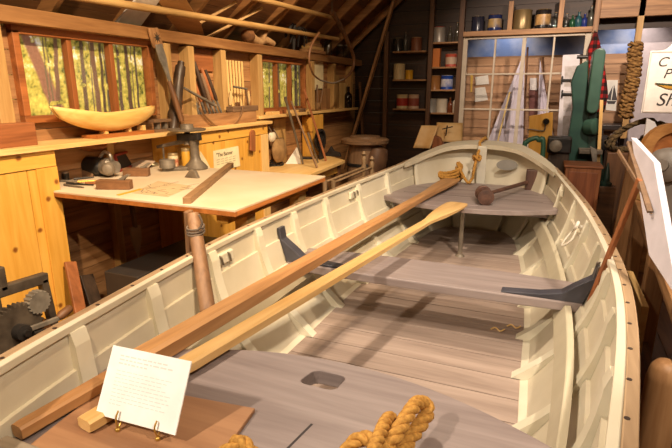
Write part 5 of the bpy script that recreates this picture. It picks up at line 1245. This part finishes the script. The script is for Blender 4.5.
p = aty(600, 143, 6.7); t = thing('black_drum', 'black round drum in the gap between bandsaw and dark table', 'drum', (p.x+.06, 6.75, 0))
MB().lathe([(.10,0),(.115,.03),(.115,.10),(.10,.13)], (p.x+.06, 6.75, p.z-.07), (.2,-.3,1), 22).build('body', DIRON, t, 0, 40); MB().box(p.x, p.x+.12, 6.70, 6.80, 0, p.z-.05).build('pedestal', BLKW('z'), t, .004)
# grey reclining frame pieces beyond bench
p = aty(620, 198, 5.2); tag(MB().box(.80, 1.25, 5.0, 5.6, 0, .55).build('wooden_crate', BROWN('x'), None, .008), 'brown wooden crate on the floor beyond the right bench', 'crate')
p = aty(628, 180, 5.0); tu_ = [aty(*q_, 4.9) for q_ in ((620,196),(638,200),(640,150),(630,150))]; tag(MB().prism([V((tu_[0].x-.02,4.9,0)), V((tu_[1].x,4.9,0)), tu_[2], tu_[3]], (0,.05,0)).build('timber_upright', BROWN('z'), None, .008), 'pale brown timber upright behind the reading panel stick', 'timber')
# hanging sign
sy = 6.0; S = lambda px, py: aty(px, py, sy)
sg = thing('hanging_sign', 'white painted hanging sign with dark italic lettering and a half hull', 'sign', S(672, 114)); 
L0, L1 = S(648, 51), S(643.5, 113); zt_, zb_ = L0.z, L1.z; xl = S(646,80).x; xr = xl+1.05; xm_ = (xl+xr)/2
poly = [V((xl,sy,zb_)), V((xr,sy,zb_)), V((xr,sy,zt_))]
arc_l = [(.10,0),(.13,.012),(.16,.04),(.19,.09),(.22,.135),(.26,.165),(.31,.18)]
poly += [V((xr-a,sy,zt_+b)) for a, b in arc_l]+[V((xl+a,sy,zt_+b)) for a, b in reversed(arc_l)]+[V((xl,sy,zt_))]
MB().prism(poly, (0,.022,0)).build('board', plain('warm_white_sign', '#ece4da', .5), sg, .003)
m = MB()
for a, b in (((xl+.012,zb_+.012),(xr-.012,zb_+.012)),((xl+.012,zt_-.012),(xr-.012,zt_-.012)),((xl+.012,zb_+.012),(xl+.012,zt_-.012)),((xr-.012,zb_+.012),(xr-.012,zt_-.012))): m.bar((a[0],sy-.003,a[1]),(b[0],sy-.003,b[1]),.010,.004,(0,1,0))
m.build('border_line', plain('pale_sign_line', '#c9bfb4', .6), sg)
ox = S(676,40); MB().lathe([(.075,0),(.075,.003)], V((xl+.33, sy-.0, zt_+.06)), (0,-1,0), 24).build('round_emblem', plain('dusty_pink_emblem', '#b9a29a', .6), sg)
INK = plain('dark_sign_ink', '#2c2724', .6)
def word(s, px, py, hpx, sh=.25):
    o3 = S(px, py); text_mesh('lettering', s, hpx/FPX*(o3-EYE).dot(CF)/.70, (o3.x, sy-.002, o3.z), (1,0,0), (0,0,1), INK, sg, sh)
word('C a', 656.5, 66.5, 9); word('P', 662.5, 78, 9); word('Sh', 655, 105.5, 12)
h0, h1 = S(655, 83.5), S(655, 90)
m = MB(); Lh = .72; prof = [(0,0),(.03,-.015),(.10,-.045),(.22,-.065),(.36,-.07),(.5,-.065),(.62,-.045),(.70,-.012),(.72,.004)]
m.prism([V((h0.x+a, sy-.001, h0.z+b)) for a, b in prof]+[V((h0.x+.36, sy-.001, h0.z-.022))], (0,-.012,0)); m.build('half_hull', plain('ochre_hull', '#b98a2c', .5), sg)
m = MB(); m.prism([V((h0.x, sy-.002, h0.z+.006)), V((h0.x+.36, sy-.002, h0.z-.024)), V((h0.x+.72, sy-.002, h0.z+.010)), V((h0.x+.72, sy-.002, h0.z-.008)), V((h0.x+.36, sy-.002, h0.z-.042)), V((h0.x+.03, sy-.002, h0.z-.012))], (0,-.014,0)); m.build('sheer_stripe', plain('dark_green_stripe', '#2f3c2c', .5), sg)
for x_ in (xl+.33, xr-.33): MB().tube([(x_, sy+.01, zt_+.16), (x_, sy+.01, slope_z(2*RX-x_)-.02)], .006, 6).build('hanging_cord', plain('grey_cord', '#6d5f52', .9), sg, 0, 40)
# ================================================================== OVERHEAD
def onroof(px, py, drop):        # point under the left roof slope, 'drop' below the boards
    d = ray(px, py); k = 0.84; zz = lambda x: slope_z(x)-drop
    # EYE + d*t : z = zz(x)
    t = (ZP+.03-drop-(XW-.3)*k-EYE.z)/(d.z-k*d.x); return EYE+d*t
a, b = onroof(60, -6, .20), onroof(338, 39, .20)
tag(MB().tube([a, a.lerp(b,.5), b], [.026,.028,.022], 10).build('long_spar', STUD('y'), None, 0, 40), 'longer pale spar slung under the rafters above the left windows', 'spar')
a, b = onroof(225, -9, .135), onroof(335, 18, .135)
tag(MB().tube([a, b], [.026,.022], 10).build('short_spar', STUD('y'), None, 0, 40), 'second pale spar slung higher under the rafters', 'spar')
# curved knee template standing on the plate
P_ = [onroof(*p, .125) for p in ((150,-8),(160,4),(166,16),(176,28),(186,34),(203,33),(200,22),(190,6),(182,-8))]
tag(MB().prism(P_, (.012,0,-.015)).build('curved_template', wood('template_wood', '#d09a5e', '#a9733f', 'y'), None, .004), 'wide curved wooden template lying under the rafters above the slick', 'template')
# folded sail between rafters
P_ = [onroof(*p, .135) for p in ((110,27),(138,27),(164,-8),(140,-8))]
tag(MB().prism(P_, (0,0,-.02)).build('canvas_sheet', plain('off_white_panel', '#f0eae2', .8), None, .003), 'off-white panel lying between two rafters above the first window', 'panel')
for k, (pa, pb, lb) in enumerate((((120,30),(172,-4),'pale batten lying under the rafters right of the white panel'),((206,38),(262,8),'split batten leaning in the rafters above the tool cubbies'),((188,30),(236,2),'thin batten leaning behind the curved template'))):
    a, b = onroof(*pa, .12), onroof(*pb, .12); tag(MB().bar(a, b, .05, .025).build('batten', STUD('x'), None, .003), lb, 'batten')
# driftwood, black claw, jars on the plate
ZPL = ZP+.02
yd_ = atx(262, 45, XW+.06).y; t = thing('driftwood', 'pale twisted driftwood piece on the wall plate above the cubbies', 'driftwood', (XW+.06, yd_, ZPL))
m = MB(); b0 = V((XW+.06, yd_, ZPL+.03)); m.tube(spline([b0+V((0,-.22,.04)), b0+V((0,-.08,.0)), b0+V((0,.08,.03)), b0+V((.02,.2,.0))], 6), [.05-.001*k for k in range(19)], 9)
m.tube(spline([b0, b0+V((.02,.05,.10)), b0+V((.0,.12,.14))], 5), [.03,.028,.026,.025,.022,.02,.018,.015,.014,.012,.01], 8); m.build('trunk', plain('bleached_wood', '#c09a6c', .8, 0, '#8a6440', 12.0, .3), t, 0, 60)
MB().lathe([(.02,-.06),(.06,-.04),(.06,.04),(.02,.06)], b0+V((0,-.26,.04)), (0,1,.2), 12).build('dark_end', DKBR('y'), t, 0, 40)
yc_ = atx(292, 45, XW+.06).y; t = thing('black_grapnel', 'black many-armed iron grapnel on the wall plate above the smaller window', 'grapnel', (XW+.06, yc_, ZPL))
c = V((XW+.08, yc_, ZPL+.20)); random.seed(14)
for k in range(9):
    a = 2*PI*k/9; e = c+V((.03+.03*math.cos(a), .22*math.cos(a), -.06-.10*(1+math.sin(a*1.3))*.5)); e.z = max(e.z, ZPL+.012)
    MB().tube(spline([c, c.lerp(e,.5)+V((.05,0,.10)), e], 6), .010, 7).build('arm', DIRON, t, 0, 50)
MB().lathe([(.02,-.20),(.03,-.05),(.035,0),(.02,.04)], c, (0,0,1), 12).build('shank', DIRON, t, 0, 40)
y0, y1 = atx(303,48,XW+.06).y, atx(321,52,XW+.06).y
t = thing('wood_stack', 'stack of short brown boards on the wall plate right of the grapnel', 'boards', (XW+.07, (y0+y1)/2, ZPL))
for k in range(4): MB().box(XW+.01, XW+.13-.01*k, y0+.05*k, y1-.04*k, ZPL+.04*k, ZPL+.04*k+.036).build('board', [BROWN('y'), STUD('y')][k%2], t, .003)
for k, (px, h, lb) in enumerate(((328,.22,'tallest clear jar on the wall plate by the hoop'),(340,.15,'clear jar second from the right on the wall plate'),(347,.17,'clear jar at the right end of the wall plate'))):
    p = atx(px, 54, XW+.06); p = V((XW+.06, p.y, ZPL)); r = .055; t = thing('glass_jar', lb, 'jar', p, 'clear jars on the wall plate')
    MB().lathe([(r,0),(r,h*.8),(r*.7,h*.9),(r*.7,h)], p, (0,0,1), 14).build('body', CLR, t, 0, 40); MB().lathe([(r*.75,h),(r*.75,h+.02)], p, (0,0,1), 14).build('lid', IRON, t, 0, 40)
# bent wooden hoop hanging from the roof
hx = -2.42; hp_ = [atx(*p, hx) for p in ((332,12),(338,22),(346,38),(352,52),(354,62),(351,72),(344,79))]; hp2 = [atx(*p, hx) for p in ((319,33),(312,44),(309,56),(310,66),(314,75),(320,80))]
t = thing('bent_hoop', 'open curved wooden hoop hanging below the rafters near the corner', 'hoop', hp_[0])
for nm, P_, r_ in (('long_arm', hp_, .030), ('short_arm', hp2, .016)):
    sp2 = spline(P_, 6); MB().tube(sp2, [r_*(1-.45*k/len(sp2)) for k in range(len(sp2))], 9).build(nm, DKBR('z'), t, 0, 60)
MB().tube([hp_[0], V((hp_[0].x, hp_[0].y, slope_z(hp_[0].x)))], .006, 6).build('hanging_cord', plain('grey_cord', '#6d5f52', .9), t, 0, 40)
MB().tube(spline([hp_[-1], atx(333,83,hx), hp2[-1]], 6), .010, 8).build('cross_cord', plain('grey_cord', '#6d5f52', .9), t, 0, 50)
# ================================================================== LIGHT: the gallery's track spots, warm, added alcove and rafter lights, and a low ambient
def spot(loc, tgt, power, angle, blend=.5, col=(1,.72,.42), r=.05):
    d = bpy.data.lights.new('warm_spot', 'SPOT'); d.energy = power; d.spot_size = math.radians(angle); d.spot_blend = blend; d.color = col; d.shadow_soft_size = r
    o = bpy.data.objects.new('warm_spot', d); COL.objects.link(o); o.location = V(loc); o.rotation_euler = (V(tgt)-V(loc)).to_track_quat('-Z', 'Y').to_euler(); return o
WARM = (1, .74, .46); SOFT = (1, .84, .66)
spot((-.2, 1.0, 3.6), (-2.4, 2.6, 1.0), 720, 62, .8, WARM)          # pine cabinets, table
spot((-.6, 3.4, 3.6), (-2.7, 4.7, 1.2), 520, 58, .8, WARM)          # cubbies, far bench
spot((-.2, -.6, 3.6), (-2.5, 1.2, .9), 450, 50, .8, WARM)           # left cabinet
spot((-1.6, -.9, 2.9), (-.6, 1.2, .7), 320, 60, .8, SOFT)           # near seat and card
spot((.9, .4, 3.0), (-1.2, 1.7, .8), 195, 70, .8, SOFT)             # left planking
spot((.2, 1.9, 3.6), (-.5, 4.1, .8), 247, 55, .8, SOFT)             # stern
spot((-1.2, 2.4, 3.3), (.1, 2.0, .8), 195, 64, .8, SOFT)            # right planking
spot((.7, 4.4, 3.2), (.75, 7.6, 1.7), 480, 70, .8, (1,.80,.64))     # back right, sign
spot((-.8, 4.8, 3.4), (-.6, 7.8, 1.6), 182, 50, .8, (1,.80,.64))    # window
spot((-.8, 4.6, 3.6), (-2.0, 7.2, 1.2), 55, 60, .8, WARM)          # corner
spot((.9, 1.0, 2.9), (.7, 2.6, .9), 260, 88, .8, SOFT)               # right bench
for xx in (-.6, 1.0): spot((xx, 7.72, 2.7), (xx-.1, 8.1, 1.4), 30, 110, .9, (1,.85,.75))   # added unseen lamps brightening the alcove behind the window
pl_ = bpy.data.lights.new('rafter_fill', 'POINT'); pl_.energy = 34; pl_.color = WARM; pl_.shadow_soft_size = .1; po_ = bpy.data.objects.new('rafter_fill', pl_); COL.objects.link(po_); po_.location = (-1.2, 2.4, 3.05)  # added point fill to brighten the rafters, not a known lamp
w = bpy.data.worlds.new('world'); scene.world = w; w.use_nodes = True
w.node_tree.nodes['Background'].inputs['Color'].default_value = (1, .72, .45, 1); w.node_tree.nodes['Background'].inputs['Strength'].default_value = .03
a = bpy.data.lights.new('ceiling_wash', 'AREA'); a.energy = 20; a.shape = 'RECTANGLE'; a.size = 1.2; a.size_y = 6.0; a.color = (1,.74,.48); ao = bpy.data.objects.new('ceiling_wash', a); COL.objects.link(ao); ao.location = (-.3, 2.5, 3.75)
scene.cycles.use_denoising = True
scene.cycles.max_bounces = 6
scene.view_settings.view_transform = 'Standard'; scene.view_settings.look = 'None'
scene.view_settings.exposure = 0.0; scene.view_settings.gamma = 1.0; scene.view_settings.use_curve_mapping = False
